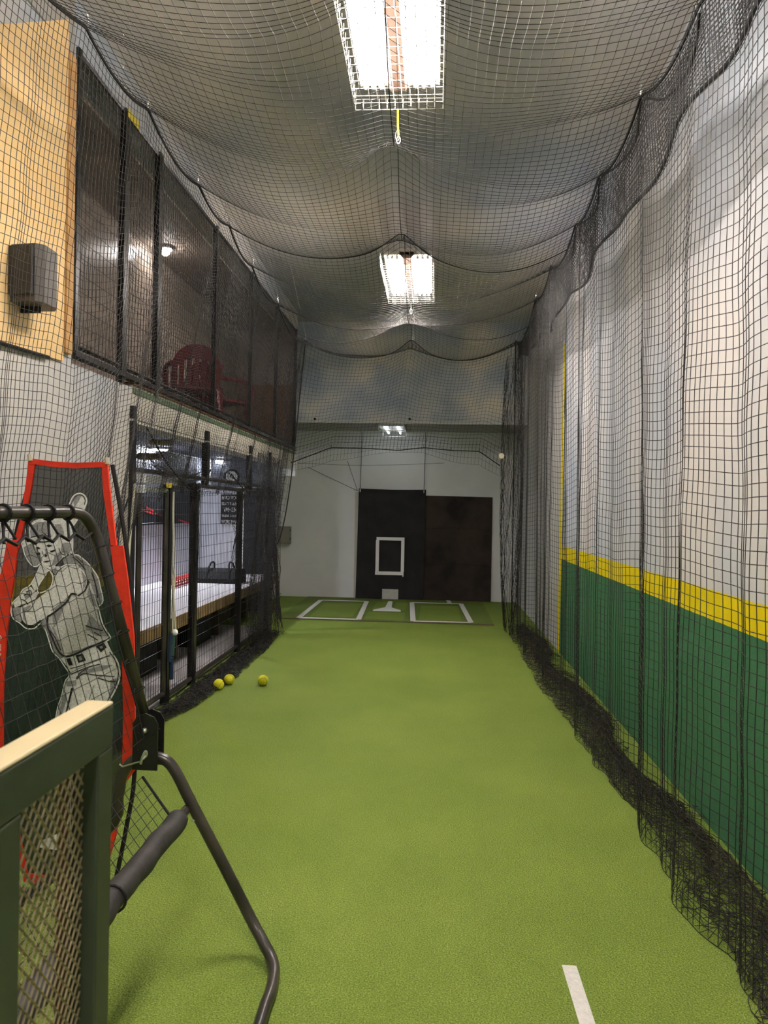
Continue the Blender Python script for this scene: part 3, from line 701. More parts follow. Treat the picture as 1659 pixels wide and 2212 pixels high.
# balls
for i, (px, py, lab) in enumerate(((472, 1490, 'yellow practice ball with a curved seam nearest the fence netting'), (495, 1479, 'yellow practice ball with a scuffed face just behind another ball'),
                          (568, 1481, 'scuffed yellow practice ball lying alone on the turf'))):
    c = at_z(px, py); r = 0.047
    t = thing('practice_ball', lab, 'ball', (c[0], c[1], 0), 'yellow balls on the turf')
    ctr = V(c[0], c[1], r)
    MB().sphere(ctr, r, 24, 16).build('ball_body', 'ball', t, smooth=True)
    ang = rng.uniform(0, 6.28)
    rot = np.array(Matrix.Rotation(ang, 3, 'Z') @ Matrix.Rotation(0.6 + i, 3, 'X'))
    pts = []
    for s in np.linspace(0, 2 * math.pi, 60, endpoint=False):
        a_, b_ = 0.75, 0.25
        p_ = V(a_ * math.cos(s) + b_ * math.cos(3 * s), a_ * math.sin(s) - b_ * math.sin(3 * s), 2 * math.sqrt(a_ * b_) * math.sin(2 * s))
        pts.append(ctr + rot @ (p_ / np.linalg.norm(p_)) * (r + 0.0004))
    MB().tube(pts, 0.0016, 5, closed=True).build('seam', 'ball_seam', t)

# ------------------------------------------------------------------ light fixtures
def fixture(x0, x1, y0, y1, z, lab):
    cx = (x0 + x1) / 2
    t = thing('light_fixture', lab, 'light', (cx, (y0 + y1) / 2, z + 0.2), 'caged tube lights')
    ix0, ix1, iy0, iy1 = x0 + 0.035, x1 - 0.02, y0 + 0.03, y1 - 0.075
    hw = 0.075
    # slotted reflector pans: light also escapes upward between the strips
    for a_, b_ in ((ix0, cx - hw), (cx + hw, ix1)):
        for k in range(4):
            xa = a_ + (b_ - a_) * k / 4; MB().box((xa, iy0, z + 0.115), (xa + (b_ - a_) / 4 * 0.985, iy1, z + 0.122)).build('reflector_strip', 'housing', t)
    MB().box((cx - hw, iy0, z + 0.10), (cx + hw, iy1, z + 0.15)).build('housing', 'housing', t)
    MB().prism([(cx - hw, iy0, z + 0.10), (cx - hw * 0.5, iy0, z + 0.06), (cx + hw * 0.5, iy0, z + 0.06), (cx + hw, iy0, z + 0.10)], (0, iy1 - iy0, 0)).build('spine', 'spine', t)
    for s in (-1, 1):
        e = ix0 if s < 0 else ix1
        MB().prism([(e, iy0, z + 0.10), (e, iy0, z + 0.09), (e - s * 0.008, iy0, z + 0.09), (e - s * 0.012, iy0, z + 0.10)], (0, iy1 - iy0, 0)).build('reflector', 'housing', t)
    for k in range(2):
        yy = iy0 if k == 0 else iy1 - 0.02
        MB().box((ix0, yy, z + 0.092), (ix1, yy + 0.02, z + 0.118)).build('end_plate', 'housing', t)
    for a_, b_ in ((ix0 + 0.015, cx - hw), (cx + hw, ix1 - 0.015)):
        for k in range(3):
            x = a_ + (b_ - a_) * (k + 0.5) / 3
            MB().tube([(x, iy0 + 0.03, z + 0.082), (x, iy1 - 0.03, z + 0.082)], 0.017, 10).build('tube_lamp', 'tube', t, smooth=True)
            for yy in (iy0 + 0.02, iy1 - 0.03): MB().box((x - 0.012, yy, z + 0.06), (x + 0.012, yy + 0.012, z + 0.10)).build('lamp_holder', 'white_plastic', t)
    L = []
    for x in np.linspace(x0, x1, 12): L.append([(x, y0, z + 0.12), (x, y0, z), (x, y1, z), (x, y1, z + 0.06)])
    for y in np.linspace(y0, y1, 20): L.append([(x0, y, z + 0.12), (x0, y, z), (x1, y, z), (x1, y, z + 0.12)])
    for zz in (z + 0.06,): L.append([(x0, y0, zz), (x0, y1, zz), (x1, y1, zz), (x1, y0, zz)])
    strands_obj('wire_guard', L, 0.0022, 'guard', t, n=4, kind=None)
    for yy in (y0 + 0.25, y1 - 0.25):
        for xx in (cx - 0.1, cx + 0.1):
            MB().tube([(xx, yy, z + 0.14), (xx, yy, ZC)], 0.004, 5).build('hanger', 'steel', t)
    return t
f1 = fixture(-0.497, 0.0, 2.85, 4.21, 3.86, 'caged tube light with a yellow cord hanging from its end')
f2 = fixture(-0.56, -0.057, 6.86, 8.20, 3.86, 'caged tube light further along, above the netting ridge')
f0 = fixture(-0.45, 0.04, -0.95, 0.40, 3.86, 'caged tube light above the camera end of the cage')
e = at_z(855, 215, 3.80); e2 = at_z(858, 290, 3.72)
MB().tube([(e[0], 4.21, 3.86), (e2[0] + 0.0, 4.25, 3.80), (e2[0] + 0.005, 4.26, 3.73)], 0.006, 6).build('yellow_cord', 'yellow', f1)
MB().tube([(e2[0] + 0.005 + 0.011 * math.cos(a), 4.26, 3.71 + 0.02 * math.sin(a)) for a in np.linspace(0, 6.283, 12, endpoint=False)], 0.003, 5, closed=True).build('hook', 'steel', f1)
# small fixture under the low ceiling
s3 = thing('light_fixture', 'short shop light under the low ceiling over home plate', 'light', (-0.77, 11.75, SOF_Z), None)
c = at_y(846, 925, 11.8)
MB().box((c[0] - 0.2, 11.70, SOF_Z - 0.05), (c[0] + 0.2, 12.7, SOF_Z - 0.018)).build('housing', 'white_plastic', s3)
for dx in (-0.1, 0.1):
    MB().tube([(c[0] + dx, 11.74, SOF_Z - 0.07), (c[0] + dx, 12.66, SOF_Z - 0.07)], 0.016, 10).build('tube_lamp', 'small_tube', s3, smooth=True)
for y in (11.72, 12.68):
    MB().tube(smooth_path([(c[0] - 0.2, y, SOF_Z - 0.03), (c[0] - 0.2, y, SOF_Z - 0.10), (c[0] - 0.17, y, SOF_Z - 0.12), (c[0] + 0.17, y, SOF_Z - 0.12), (c[0] + 0.2, y, SOF_Z - 0.10), (c[0] + 0.2, y, SOF_Z - 0.03)], 4), 0.008, 6).build('guard_hoop', 'white_plastic', s3)
MB().tube([(c[0] - 1.0, 11.69, SOF_Z - 0.135), (c[0] + 1.0, 11.69, SOF_Z - 0.145)], 0.005, 5).build('support_wire', 'steel', s3)

# ------------------------------------------------------------------ nets
CELL = 0.046
HR = [at_x(px, py, 1.03) for px, py in ((1510, 10), (1385, 205), (1295, 378), (1243, 485), (1190, 575), (1157, 645), (1113, 735))]
HL = [at_x(px, py, -1.6) for px, py in ((185, 58), (320, 235), (430, 400), (495, 487), (545, 575), (600, 655), (660, 735))]
HC = [(1.6, 3.78), (3.1, 3.78), (4.5, 3.77), (5.95, 3.74), (8.4, 3.74), (9.7, 3.74)]
def sag_curve(ys, zs, drop):
    ys = np.asarray(ys); zs = np.asarray(zs); o = np.argsort(ys); ys, zs = ys[o], zs[o]
    def fn_(t):
        z = np.interp(t, ys, zs); i = np.clip(np.searchsorted(ys, t) - 1, 0, len(ys) - 2)
        L = ys[i + 1] - ys[i]; s = np.clip((t - ys[i]) / L, 0, 1)
        return z - drop * np.minimum(L, 2.0) * 4 * s * (1 - s)
    return fn_
YN0, YNR, YNL = 0.2, 10.0, 9.0
zr = sag_curve([0.2, 1.8] + [p_[1] for p_ in HR], [3.8, 3.8] + [p_[2] for p_ in HR], 0.10)
zl = sag_curve([0.2, 1.6] + [p_[1] for p_ in HL], [3.7, 3.7] + [p_[2] for p_ in HL], 0.085)
zc = sag_curve([0.2] + [a for a, b in HC], [3.78] + [b for a, b in HC], 0.10)

# ceiling net
vy = np.arange(YN0, 9.75, CELL); ux = np.linspace(0, 1, 60)
P = np.zeros((len(vy), len(ux), 3))
csup = np.array([a for a, b in HC])
for i, y in enumerate(vy):
    yl = YN0 + (y - YN0) * (9.05 - YN0) / (9.75 - YN0); yr = YN0 + (y - YN0) * (10.0 - YN0) / (9.75 - YN0)
    near = np.exp(-(np.min(np.abs(csup - y)) / 0.30) ** 2)
    xc = -0.24 - 0.012 * y
    zc_ = zc(y)
    for j, s in enumerate(ux):
        if s < 0.5:
            t_ = s / 0.5; x = -1.6 + (xc + 1.6) * t_; z = zl(yl) * (1 - t_) + zc_ * t_; yy = yl * (1 - t_) + y * t_
        else:
            t_ = (s - 0.5) / 0.5; x = xc + (1.03 - xc) * t_; z = zc_ * (1 - t_) + zr(yr) * t_; yy = y * (1 - t_) + yr * t_
        tent = (t_ if s < 0.5 else 1 - t_)              # 1 at the ridge
        z -= 0.20 * 4 * t_ * (1 - t_) * (0.75 + 0.25 * near)
        z -= 0.05 * (1 - near) * tent ** 2
        z += 0.07 * near * math.exp(-((x - xc) / 0.16) ** 2) * (0 if y < 4.2 else 1)
        z += 0.02 * math.sin(2.3 * x + 1.7 * y) * math.sin(math.pi * t_)
        yy += 0.03 * math.sin(3 * x + 0.8 * y) * math.sin(math.pi * t_)
        P[i, j] = (x, yy, z)
cn = thing('cage_net', 'black ceiling netting sagging between hooks below the clouded ceiling', 'net', (-0.3, 5, 3.7))
strands_obj('netting', grid_lines(P), 0.0016, 'net', cn)
for (a, b) in HC[1:]:
    k = int(np.argmin(np.abs(vy - a)))
    row = P[k].copy(); row[:, 2] -= 0.004
    if a > 5: MB().tube(row, 0.0035, 5).build('seam_rope', 'rope', cn)
    m_ = P[k, len(ux) // 2]
    MB().tube([(m_[0] + 0.012 * math.cos(q_), m_[1], m_[2] + 0.03 + 0.03 * math.sin(q_)) for q_ in np.linspace(0, 6.283, 14, endpoint=False)], 0.0035, 5, closed=True).build('hook', 'steel', cn)
    MB().tube([(m_[0], m_[1], m_[2] + 0.055), (m_[0] - 0.005, m_[1], ZC)], 0.003, 5).build('hanging_cord', 'steel', cn)
MB().tube(P[:, len(ux) // 2], 0.003, 5).build('ridge_rope', 'rope', cn)
for side, Hs, fz in ((0, HL, zl), (-1, HR, zr)):
    MB().tube(P[:, side], 0.0075, 6).build('border_rope', 'rope', cn)
    for h in Hs:
        k = int(np.argmin(np.abs(P[:, side, 1] - h[1]))); m_ = P[k, side]
        MB().tube([(m_[0], m_[1] + 0.014 * math.cos(q_), m_[2] + 0.035 + 0.033 * math.sin(q_)) for q_ in np.linspace(0, 6.283, 14, endpoint=False)], 0.004, 5, closed=True).build('carabiner', 'steel', cn)
        MB().tube([(m_[0], m_[1], m_[2] + 0.065), (m_[0] - (0.2 if side == 0 else -0.2), m_[1], ZC)], 0.0025, 5).build('hanging_cord', 'steel', cn)

def folds(arc, seed, amp, base):
    r = np.random.default_rng(seed); x = np.zeros_like(arc)
    for o in range(5):
        f_ = base * (0.7 + 0.75 * o) * (0.85 + 0.3 * r.random()); x += np.sin(2 * np.pi * f_ * arc + 6.28 * r.random()) / (1 + 0.55 * o)
    return amp * x / 1.6

def side_net(x_top, x_bot, y0, y1, ztop, seed, amp, base, spread, dirx, rows_floor=9, cell=CELL, slack=1.18, growth=0.5, farfold=0.0, zbot=None, xbot=None):
    arc = np.arange(0, (y1 - y0) * slack, cell)
    fx = folds(arc, seed, amp, base)
    fx = fx + farfold * np.clip((arc / arc[-1] - 0.62) / 0.38, 0, 1) * np.clip((1 - arc / arc[-1]) / 0.05, 0, 1) * np.sin(arc * 2 * np.pi / 0.42)
    # advance along the room is what is left of the strand spacing after the fold
    dxs = np.gradient(fx, arc); adv = np.sqrt(np.clip(1 - np.clip(dxs * 1.15, -0.985, 0.985) ** 2, 0.03, 1))
    yy = np.cumsum(adv) * cell; yy = y0 + (yy - yy[0]) * (y1 - y0) / (yy[-1] - yy[0])
    zt = ztop(yy); zb = zbot(yy) if zbot else 0.0; xb = xbot(yy) if xbot else x_bot
    nrow = int(3.75 / cell)
    G = np.zeros((nrow + 1 + rows_floor, len(arc), 3))
    ph_ = folds(arc, seed + 9, 1.0, base * 0.7)
    for i in range(nrow + 1):
        t_ = i / nrow                                  # 0 top, 1 floor
        g = 0.25 + growth * math.sin(math.pi * min(1, t_ * 1.1) * 0.55) + 0.15 * t_
        G[i, :, 0] = x_top + (xb - x_top) * t_ + fx * g * (0.6 + 0.4 * t_)
        G[i, :, 1] = yy + 0.018 * ph_ * t_ + 0.006 * np.sin(i * 0.55 + arc * 3)
        G[i, :, 2] = zt * (1 - t_) + zb * t_ + 0.012 * ph_ * math.sin(math.pi * t_) + 0.02 * (1 - t_)
    r = np.random.default_rng(seed + 3)
    foot = G[nrow].copy()
    for k in range(1, rows_floor + 1):
        u = k / rows_floor
        G[nrow + k, :, 0] = foot[:, 0] + dirx * spread * u * (0.7 + 0.5 * np.abs(np.sin(arc * 1.9 + seed))) + 0.015 * r.standard_normal(len(arc))
        G[nrow + k, :, 1] = foot[:, 1] + 0.06 * np.sin(arc * 4 + k) * u + 0.012 * r.standard_normal(len(arc))
        G[nrow + k, :, 2] = 0.012 + 0.05 * math.sin(math.pi * u) * (0.5 + 0.5 * np.sin(arc * 5.3 + seed)) + 0.018 * np.abs(r.standard_normal(len(arc)))
    G[:, :, 2] = np.maximum(G[:, :, 2], 0.004)
    return G

def crumple(xf, y0, y1, wv, n, seed, zmax=0.09):
    """loose heap of net: random wavering strands lying along the floor"""
    r = np.random.default_rng(seed); L = []
    for k in range(n):
        ys = r.uniform(y0, y1); ln = r.uniform(0.25, 1.1); m_ = int(ln / 0.035)
        t_ = np.linspace(0, 1, m_); yy = np.clip(ys + ln * t_, y0, y1)
        off = r.uniform(0, 1)
        x = xf(yy) + wv(yy) * np.clip(off + 0.16 * np.sin(t_ * r.uniform(5, 22) + r.uniform(0, 6)) + 0.05 * r.standard_normal(m_).cumsum() * 0.25, 0, 1)
        z = 0.006 + zmax * r.random() * (0.35 + 0.65 * np.sin(np.pi * np.clip((x - xf(yy)) / wv(yy), 0, 1))) * (0.6 + 0.4 * np.sin(yy * 6 + k))
        L.append(np.stack([x, yy + 0.01 * r.standard_normal(m_), np.maximum(z, 0.004)], 1))
    for k in range(n):
        y = r.uniform(y0, y1); a0, a1 = sorted(r.uniform(0, 1, 2)); m_ = 7; t_ = np.linspace(a0, a1, m_)
        x = xf(y) + wv(y) * t_
        z = 0.006 + zmax * (0.3 + 0.7 * r.random()) * np.sin(np.pi * t_) + 0.008 * np.abs(r.standard_normal(m_))
        L.append(np.stack([x, y + 0.05 * np.sin(t_ * 6 + k) + 0.012 * r.standard_normal(m_), z], 1))
    return L

# right side net
Gr = side_net(1.03, 1.06, 0.9, 10.0, zr, 11, 0.055, 0.8, 0.25, 1, slack=1.1)
rn = thing('cage_net', 'black side netting hanging in folds before the sky and green painted wall', 'net', (1.05, 5.5, 0))
strands_obj('netting', grid_lines(Gr), 0.0018, 'net', rn)
ry = [0.9] + [2.39, 2.77, 3.31, 3.78, 4.38, 5.35, 6.68, 9.28, 10.0]
rx = [1.0] + [1.03, 1.12, 1.11, 1.13, 1.07, 1.06, 0.97, 0.98, 1.0]
xf = interp(ry, rx); wf = lambda y: np.clip(1.40 - xf(y), 0.05, 0.5) * (0.80 + 0.2 * np.sin(np.asarray(y) * 2.3))
def heap(xfun, wfun, y0, y1, seed, zmax, K_=26, cell=0.036):
    r = np.random.default_rng(seed); yy = np.arange(y0, y1, cell); n_ = len(yy); H_ = np.zeros((K_, n_, 3))
    prof_ = np.interp(np.linspace(0, 1, K_), [0, 0.4, 0.62, 0.85, 1.0], [0.0, 0.75, 0.42, 0.98, 0.7])
    for k in range(K_):
        u = np.clip(prof_[k] + 0.07 * np.sin(yy * 5 + k * 0.4 + seed) + 0.05 * np.sin(yy * 13 + k * 0.9), 0, 1)
        H_[k, :, 0] = xfun(yy) + wfun(yy) * u + 0.010 * r.standard_normal(n_)
        H_[k, :, 1] = yy + 0.10 * np.sin(k * 0.45 + yy * 2.1) * u + 0.012 * r.standard_normal(n_)
        H_[k, :, 2] = 0.006 + zmax * np.sin(np.pi * u) ** 1.2 * (0.35 + 0.65 * np.abs(np.sin(yy * 2.7 + k * 0.25))) * (k / K_) + 0.008 * np.abs(r.standard_normal(n_))
    return grid_lines(H_)
strands_obj('heaped_hem', heap(xf, wf, 1.2, 9.9, 21, 0.12) + crumple(xf, 1.2, 9.9, wf, 160, 22, 0.11), 0.0018, 'net_heap', rn)
r_ = np.random.default_rng(70); bun = []
for k in range(64):
    a0 = r_.uniform(0, 6.28); zz = np.linspace(0.01, r_.uniform(3.2, 3.75), 40); rad_ = 0.03 + 0.09 * np.sin(np.pi * np.clip(zz / 3.8, 0, 1)) ** 0.5
    bun.append(np.stack([0.985 + rad_ * np.cos(a0 + zz * 0.8) + 0.012 * np.sin(zz * 9 + k), 9.75 + 0.32 * np.sin(a0 + zz * 0.5) + 0.01 * r_.standard_normal(40), zz], 1))
strands_obj('gathered_end', bun, 0.0018, 'net_brown', rn)
MB().tube(Gr[:80, -1], 0.008, 6).build('end_rope', 'rope', rn)
# overlapping skirt of the ceiling net on the right, with its own border rope
arc = np.arange(0.9, 10.0, 0.034); lowz = interp([0.9, 2.6, 3.1, 3.9, 4.7, 5.6, 6.4, 7.2, 8.3, 9.2, 10.0], [3.30, 3.36, 3.35, 3.30, 3.36, 3.33, 3.37, 3.36, 3.45, 3.50, 3.62])
K = 16; S = np.zeros((K + 1, len(arc), 3))
for i in range(K + 1):
    t_ = i / K
    S[i, :, 0] = 1.045 + 0.025 * t_ + 0.02 * np.sin(arc * 7) * t_
    S[i, :, 1] = arc + 0.03 * t_ * np.sin(arc * 3)
    S[i, :, 2] = zr(arc) * (1 - t_) + (lowz(arc) + 0.03 * np.sin(arc * 4.1)) * t_
sk = thing('net_skirt', 'dense dark skirt of doubled netting with a heavy rope along its lower edge', 'net', (1.06, 5.5, 3.4))
strands_obj('netting', grid_lines(S) + [s_ + V(0.02, 0.017, 0.01) for s_ in grid_lines(S)], 0.0017, 'net_brown', sk)
MB().tube(S[-1], 0.009, 6).build('border_rope', 'rope', sk)
lo = []
for a, b in zip(HR[:-1], HR[1:]):
    lo += [(1.04, a[1] + 0.02, a[2] - 0.02), (1.05, a[1] + 0.35 * (b[1] - a[1]) * 0.5, a[2] - 0.16), (1.05, a[1] + 0.6 * (b[1] - a[1]), a[2] - 0.10)]
MB().tube(smooth_path(lo, 4), 0.006, 6).build('slack_rope', 'rope', sk)

# left side net
Gl = side_net(-1.6, -1.90, 0.6, 9.0, zl, 31, 0.055, 0.8, 0.16, -1, slack=1.12, farfold=0.07, rows_floor=0, cell=0.038, zbot=interp([3.4, 4.9, 5.6, 6.3, 7.0, 7.4, 7.9], [0.01, 1.50, 1.70, 1.66, 1.72, 1.2, 0.01]), xbot=interp([3.6, 5.1, 7.2, 7.8, 8.4, 9.0], [-1.9, -2.03, -2.03, -1.96, -2.0, -2.13]))
ln_ = thing('cage_net', 'black side netting hanging in front of the gallery and wire fence', 'net', (-1.8, 5, 0))
strands_obj('netting', grid_lines(Gl), 0.0015, 'net', ln_)
xf2 = interp([0.6, 4.0, 5.2, 5.7, 7.1, 8.3, 9.0], [-2.02, -2.0, -1.95, -1.84, -1.80, -1.84, -1.9])
fxl, wxl = (lambda y: np.full_like(np.asarray(y, float), -2.085)), (lambda y: xf2(y) + 2.085)
strands_obj('heaped_hem', heap(fxl, wxl, 4.2, 9.0, 41, 0.10) + crumple(fxl, 4.2, 9.0, wxl, 240, 42, 0.10), 0.0018, 'net_brown', ln_)
# doubled-back end of the net, hanging dense over the last fence bays
Gd = side_net(-1.93, -1.97, 7.9, 9.1, lambda y: np.full_like(y, 2.15), 51, 0.05, 2.0, 0.1, 1, rows_floor=3, cell=0.034, slack=1.6)
strands_obj('doubled_end', grid_lines(Gd[int(3.75 / 0.034) - 64:] if False else Gd), 0.0017, 'net_brown', ln_)
# swag and cords over the fence top, gathered strip beside the rope
sw = []
for k in range(24):
    a0 = r_.uniform(0, 6.28); t_ = np.linspace(0, 1, 22)
    q_ = np.stack([np.full(22, XL + 0.06) + 0.025 * np.cos(a0 + 5 * t_), 5.25 + 1.15 * t_ + 0.02 * np.sin(a0 + 9 * t_), 1.92 - 0.32 * t_ * (1 - t_) + r_.uniform(-0.06, 0.05) - 0.05 * t_], 1); sw.append(q_)
for k in range(26):
    a0 = r_.uniform(0, 6.28); zz = np.linspace(0.15, 1.78, 30)
    sw.append(np.stack([XL + 0.045 + 0.02 * np.cos(a0 + zz * 6), 6.28 + 0.075 * np.sin(a0 + zz * 3) + 0.01 * r_.standard_normal(30), zz], 1))
strands_obj('swag', sw, 0.0017, 'net_brown', ln_)
for pts in (((318, 925), (345, 975), (380, 1025), (415, 1062)), ((280, 1070), (262, 1120), (250, 1170)), ((455, 1015), (440, 1045), (425, 1062)), ((500, 1025), (520, 1050), (540, 1068))):
    MB().tube(smooth_path([at_x(px, py, XL + 0.09) for px, py in pts], 5), 0.007, 6).build('loose_cord', 'rope', ln_)
r_ = np.random.default_rng(77)
bun = []
for k in range(70):
    a0 = r_.uniform(0, 6.28); zz = np.linspace(r_.uniform(0.0, 0.3), r_.uniform(1.4, 2.1), 26)
    bun.append(np.stack([-1.93 - 0.05 * zz + (0.05 + 0.05 * np.exp(-zz * 4)) * np.cos(a0 + zz * 2) + 0.01 * r_.standard_normal(26), 9.0 + 0.12 * np.sin(a0 + zz * 1.3) + 0.01 * r_.standard_normal(26), zz], 1))
strands_obj('gathered_end', bun, 0.002, 'net_brown', ln_)
# loose end panel of the left net beyond the fence
A_, B_ = (660, 737), (600, 1175)
e_pts = smooth_path([at_y(px, py, 9.2) for px, py in ((660, 737), (648, 850), (635, 980), (622, 1080), (608, 1150), (596, 1177), (578, 1168))], 6)
MB().tube(e_pts, 0.008, 6).build('edge_rope', 'rope', ln_)
Q = np.zeros((44, 12, 3))
top, bot = at_y(660, 737, 9.2), at_y(592, 1172, 9.2)
for i in range(44):
    t_ = i / 43; e0 = e_pts[min(int(t_ * (len(e_pts) - 7)), len(e_pts) - 1)]
    for j in range(12):
        s = j / 11; Q[i, j] = e0 + V(-0.42 * s * (0.25 + 0.75 * t_), -0.25 * s + 0.03 * math.sin(9 * s + i * .3), 0.03 * math.sin(6 * s))
strands_obj('end_flap', grid_lines(Q), 0.0016, 'net', ln_)

# hanging net at the far end
bn = thing('cage_net', 'short net curtain with a scalloped rope hem before the cloud bulkhead', 'net', (-0.3, 9.75, 3.7))
top = P[-1]
hem_px = [(628, 1000), (715, 967), (805, 969), (860, 973), (915, 967), (975, 973), (1035, 975), (1080, 1006)]
hem = np.array([at_y(px, py, 9.75) for px, py in hem_px])
n = len(ux); hx = np.linspace(hem[0, 0], hem[-1, 0], n); hz = np.interp(hx, hem[:, 0], hem[:, 2])
rows = 30; E_ = np.zeros((rows + 1, n, 3))
for i in range(rows + 1):
    t_ = i / rows
    E_[i, :, 0] = top[:, 0] * (1 - t_) + hx * t_
    E_[i, :, 1] = top[:, 1] * (1 - t_) + 9.75 * t_ + 0.05 * np.sin(4 * math.pi * np.linspace(0, 1, n)) * math.sin(math.pi * t_)
    E_[i, :, 2] = top[:, 2] * (1 - t_) + hz * t_
E2 = E_[-5:].copy(); E2[:, :, 2] -= np.linspace(0.0, 0.10, 5)[:, None] * (1 + 0.7 * np.sin(np.linspace(0, 9, n)))[None] + 0.0; E2[:, :, 1] += 0.05
strands_obj('netting', grid_lines(E_) + grid_lines(E2), 0.0017, 'net', bn)
MB().tube(E_[-1], 0.007, 6).build('hem_rope', 'rope', bn)
for px, py in hem_px[1:-1:1]:
    q_ = at_y(px, py, 9.75); MB().tube([q_, q_ + V(0, 0.0, 0.04)], 0.003, 5).build('tie', 'rope', bn)
MB().tube(smooth_path([at_y(px, py, YB - 0.2) for px, py in ((640, 1000), (760, 1005), (860, 1004), (960, 1000))], 5), 0.003, 5).build('rope_shadow_line', 'rope', bn)  # thin dark line standing in for rope shadows on the back wall

pq = at_y(1083, 985, 9.7)
MB().tube([pq + V(0, -0.02, 0), pq + V(0, 0.02, 0)], 0.036, 12).build('pulley', 'tan_tip', bn)
for px in (680, 885):
    q_ = at_y(px, 905, SOF_Y - 0.03); MB().tube([(q_[0], SOF_Y, q_[2]), (q_[0], SOF_Y - 0.05, q_[2])], 0.018, 8).build('eye_bolt', 'black_matte', so)
# chains from the ceiling
def chain(x, y, z0, z1, lab):
    t = thing('chain', lab, 'chain', (x, y, z0), 'chains from the ceiling')
    nl = max(3, int((z0 - z1) / 0.032))
    for k in range(nl):
        zc_ = z0 - 0.016 - k * 0.032; pts = []
        for q_ in np.linspace(0, 6.283, 12, endpoint=False):
            a_, b_ = 0.009 * math.cos(q_), 0.019 * math.sin(q_)
            pts.append((x + (a_ if k % 2 else 0), y + (0 if k % 2 else a_), zc_ + b_))
        MB().tube(pts, 0.0026, 5, closed=True).build('link', 'steel', t)
a, b = at_z(267, 50, ZC - 0.02), None
c = at_y(268, 50, 4.35); d = at_y(277, 150, 4.35)
chain(c[0], 4.35, ZC, d[2], 'short steel chain hanging free from the ceiling beside the gallery')
c = at_y(488, 418, 6.1); d = at_y(494, 478, 6.1)
chain(c[0], 6.1, ZC, d[2], 'short steel chain holding the net edge beside the gallery screen')

# speaker on the plywood
A, B = at_x(38, 528, XL + 0.12), at_x(120, 665, XL + 0.12)
t = thing('loudspeaker', 'dark trapezoid loudspeaker mounted on the bare plywood', 'speaker', (XL + 0.1, 3.75, A[2] - 0.2))
yn, yf_ = at_x(36, 600, XL + 0.06)[1], at_x(124, 600, XL + 0.16)[1]
zt, zb = at_x(36, 524, XL + 0.06)[2] , at_x(36, 650, XL + 0.06)[2]
body = [(XL + 0.018, yn + 0.02, 0), (XL + 0.15, yn, 0), (XL + 0.185, yn + 0.03, 0), (XL + 0.185, yf_ - 0.05, 0), (XL + 0.15, yf_, 0), (XL + 0.018, yf_, 0)]
MB().prism([(x, y, zb) for x, y, _ in body], (0, 0, zt - zb)).build('cabinet', 'speaker', t)
MB().prism([(XL + 0.024, yn - 0.008, zb + 0.03), (XL + 0.146, yn - 0.026, zb + 0.03), (XL + 0.146, yn - 0.026, zt - 0.015), (XL + 0.024, yn - 0.008, zt - 0.015)], (0, 0.02, 0)).build('grille', 'grille', t)
MB().box((XL + 0.018, yn + 0.1, zb - 0.03), (XL + 0.12, yf_ - 0.08, zb)).build('bracket', 'black_matte', t)

# ------------------------------------------------------------------ pitching target with printed batter
TY = 2.95
def tp(px, py, off=0.0): q_ = at_y(px, py, TY); return V(q_[0], TY - off, q_[2])
tg = thing('pitching_target', 'red framed pitching target with a printed white batter on dark mesh', 'target', tuple(at_z(125, 1921)))
fab = [(70, 998), (228, 1004), (240, 1150), (256, 1300), (270, 1440), (276, 1600), (270, 1680), (254, 1760), (230, 1850), (205, 1915), (135, 1905), (55, 1893), (40, 1830), (10, 1700), (4, 1600), (4, 1500), (14, 1387), (30, 1270), (42, 1170), (56, 1080)]
MB().prism([tp(x, y) for x, y in fab], (0, 0.002, 0)).build('mesh_sheet', 'fabric', tg)
def red(poly, off=0.006, name='sleeve'): MB().prism([tp(x, y, off) for x, y in poly], (0, 0.012, 0)).build(name, 'red', tg)
red([(65, 990), (110, 996), (160, 1000), (232, 998), (232, 1009), (160, 1012), (110, 1008), (76, 1003), (63, 1004)], 0.010, 'top_sleeve')
red([(63, 1000), (77, 1000), (68, 1060), (60, 1100), (50, 1147), (46, 1168), (32, 1168), (46, 1120), (55, 1060)])
red([(18, 1166), (47, 1168), (38, 1200), (34, 1240), (24, 1302), (15, 1387), (8.5, 1497), (8, 1640), (-20, 1640), (-20, 1320), (7, 1228)], 0.009, 'pocket')
red([(8, 1640), (-18, 1640), (20, 1760), (43, 1850), (50, 1892), (62, 1892), (54, 1850), (34, 1750)])
red([(221, 1006), (233, 1002), (238, 1060), (248.6, 1147), (252, 1178), (241, 1178), (236, 1145), (224, 1060)])
red([(240, 1180), (267, 1178), (276, 1240), (283, 1302), (290.5, 1375), (292, 1450), (293, 1540), (292, 1664), (268, 1672), (266, 1640), (268, 1540), (265, 1420), (254, 1302), (244, 1204)], 0.009, 'pocket')
red([(268, 1668), (290, 1666), (272, 1690), (262, 1740), (252, 1800), (238, 1850), (210, 1920), (202, 1915), (230, 1850), (250, 1740)])
red([(52, 1884), (110, 1892), (110, 1908), (54, 1902)], 0.009, 'bottom_band')
red([(134, 1893), (206, 1908), (207, 1936), (132, 1916)], 0.009, 'bottom_band')
for (x, y) in ((68, 988), (234, 995)):
    MB().tube([tp(x - 1, y - 6, 0.01), tp(x + 1, y + 8, 0.012)], 0.010, 6).build('corner_tab', 'tan_tip', tg)
MB().tube(smooth_path([tp(236, 1003, -0.03), tp(250, 1085, -0.035), tp(266, 1180, -0.03), tp(284, 1330, -0.02), tp(288, 1500, -0.02), tp(286, 1680, -0.02), tp(271, 1780, -0.02), tp(250, 1900, 0.0), tp(240, 1925, 0.0)], 4), 0.009, 6).build('pole', 'black_matte', tg)
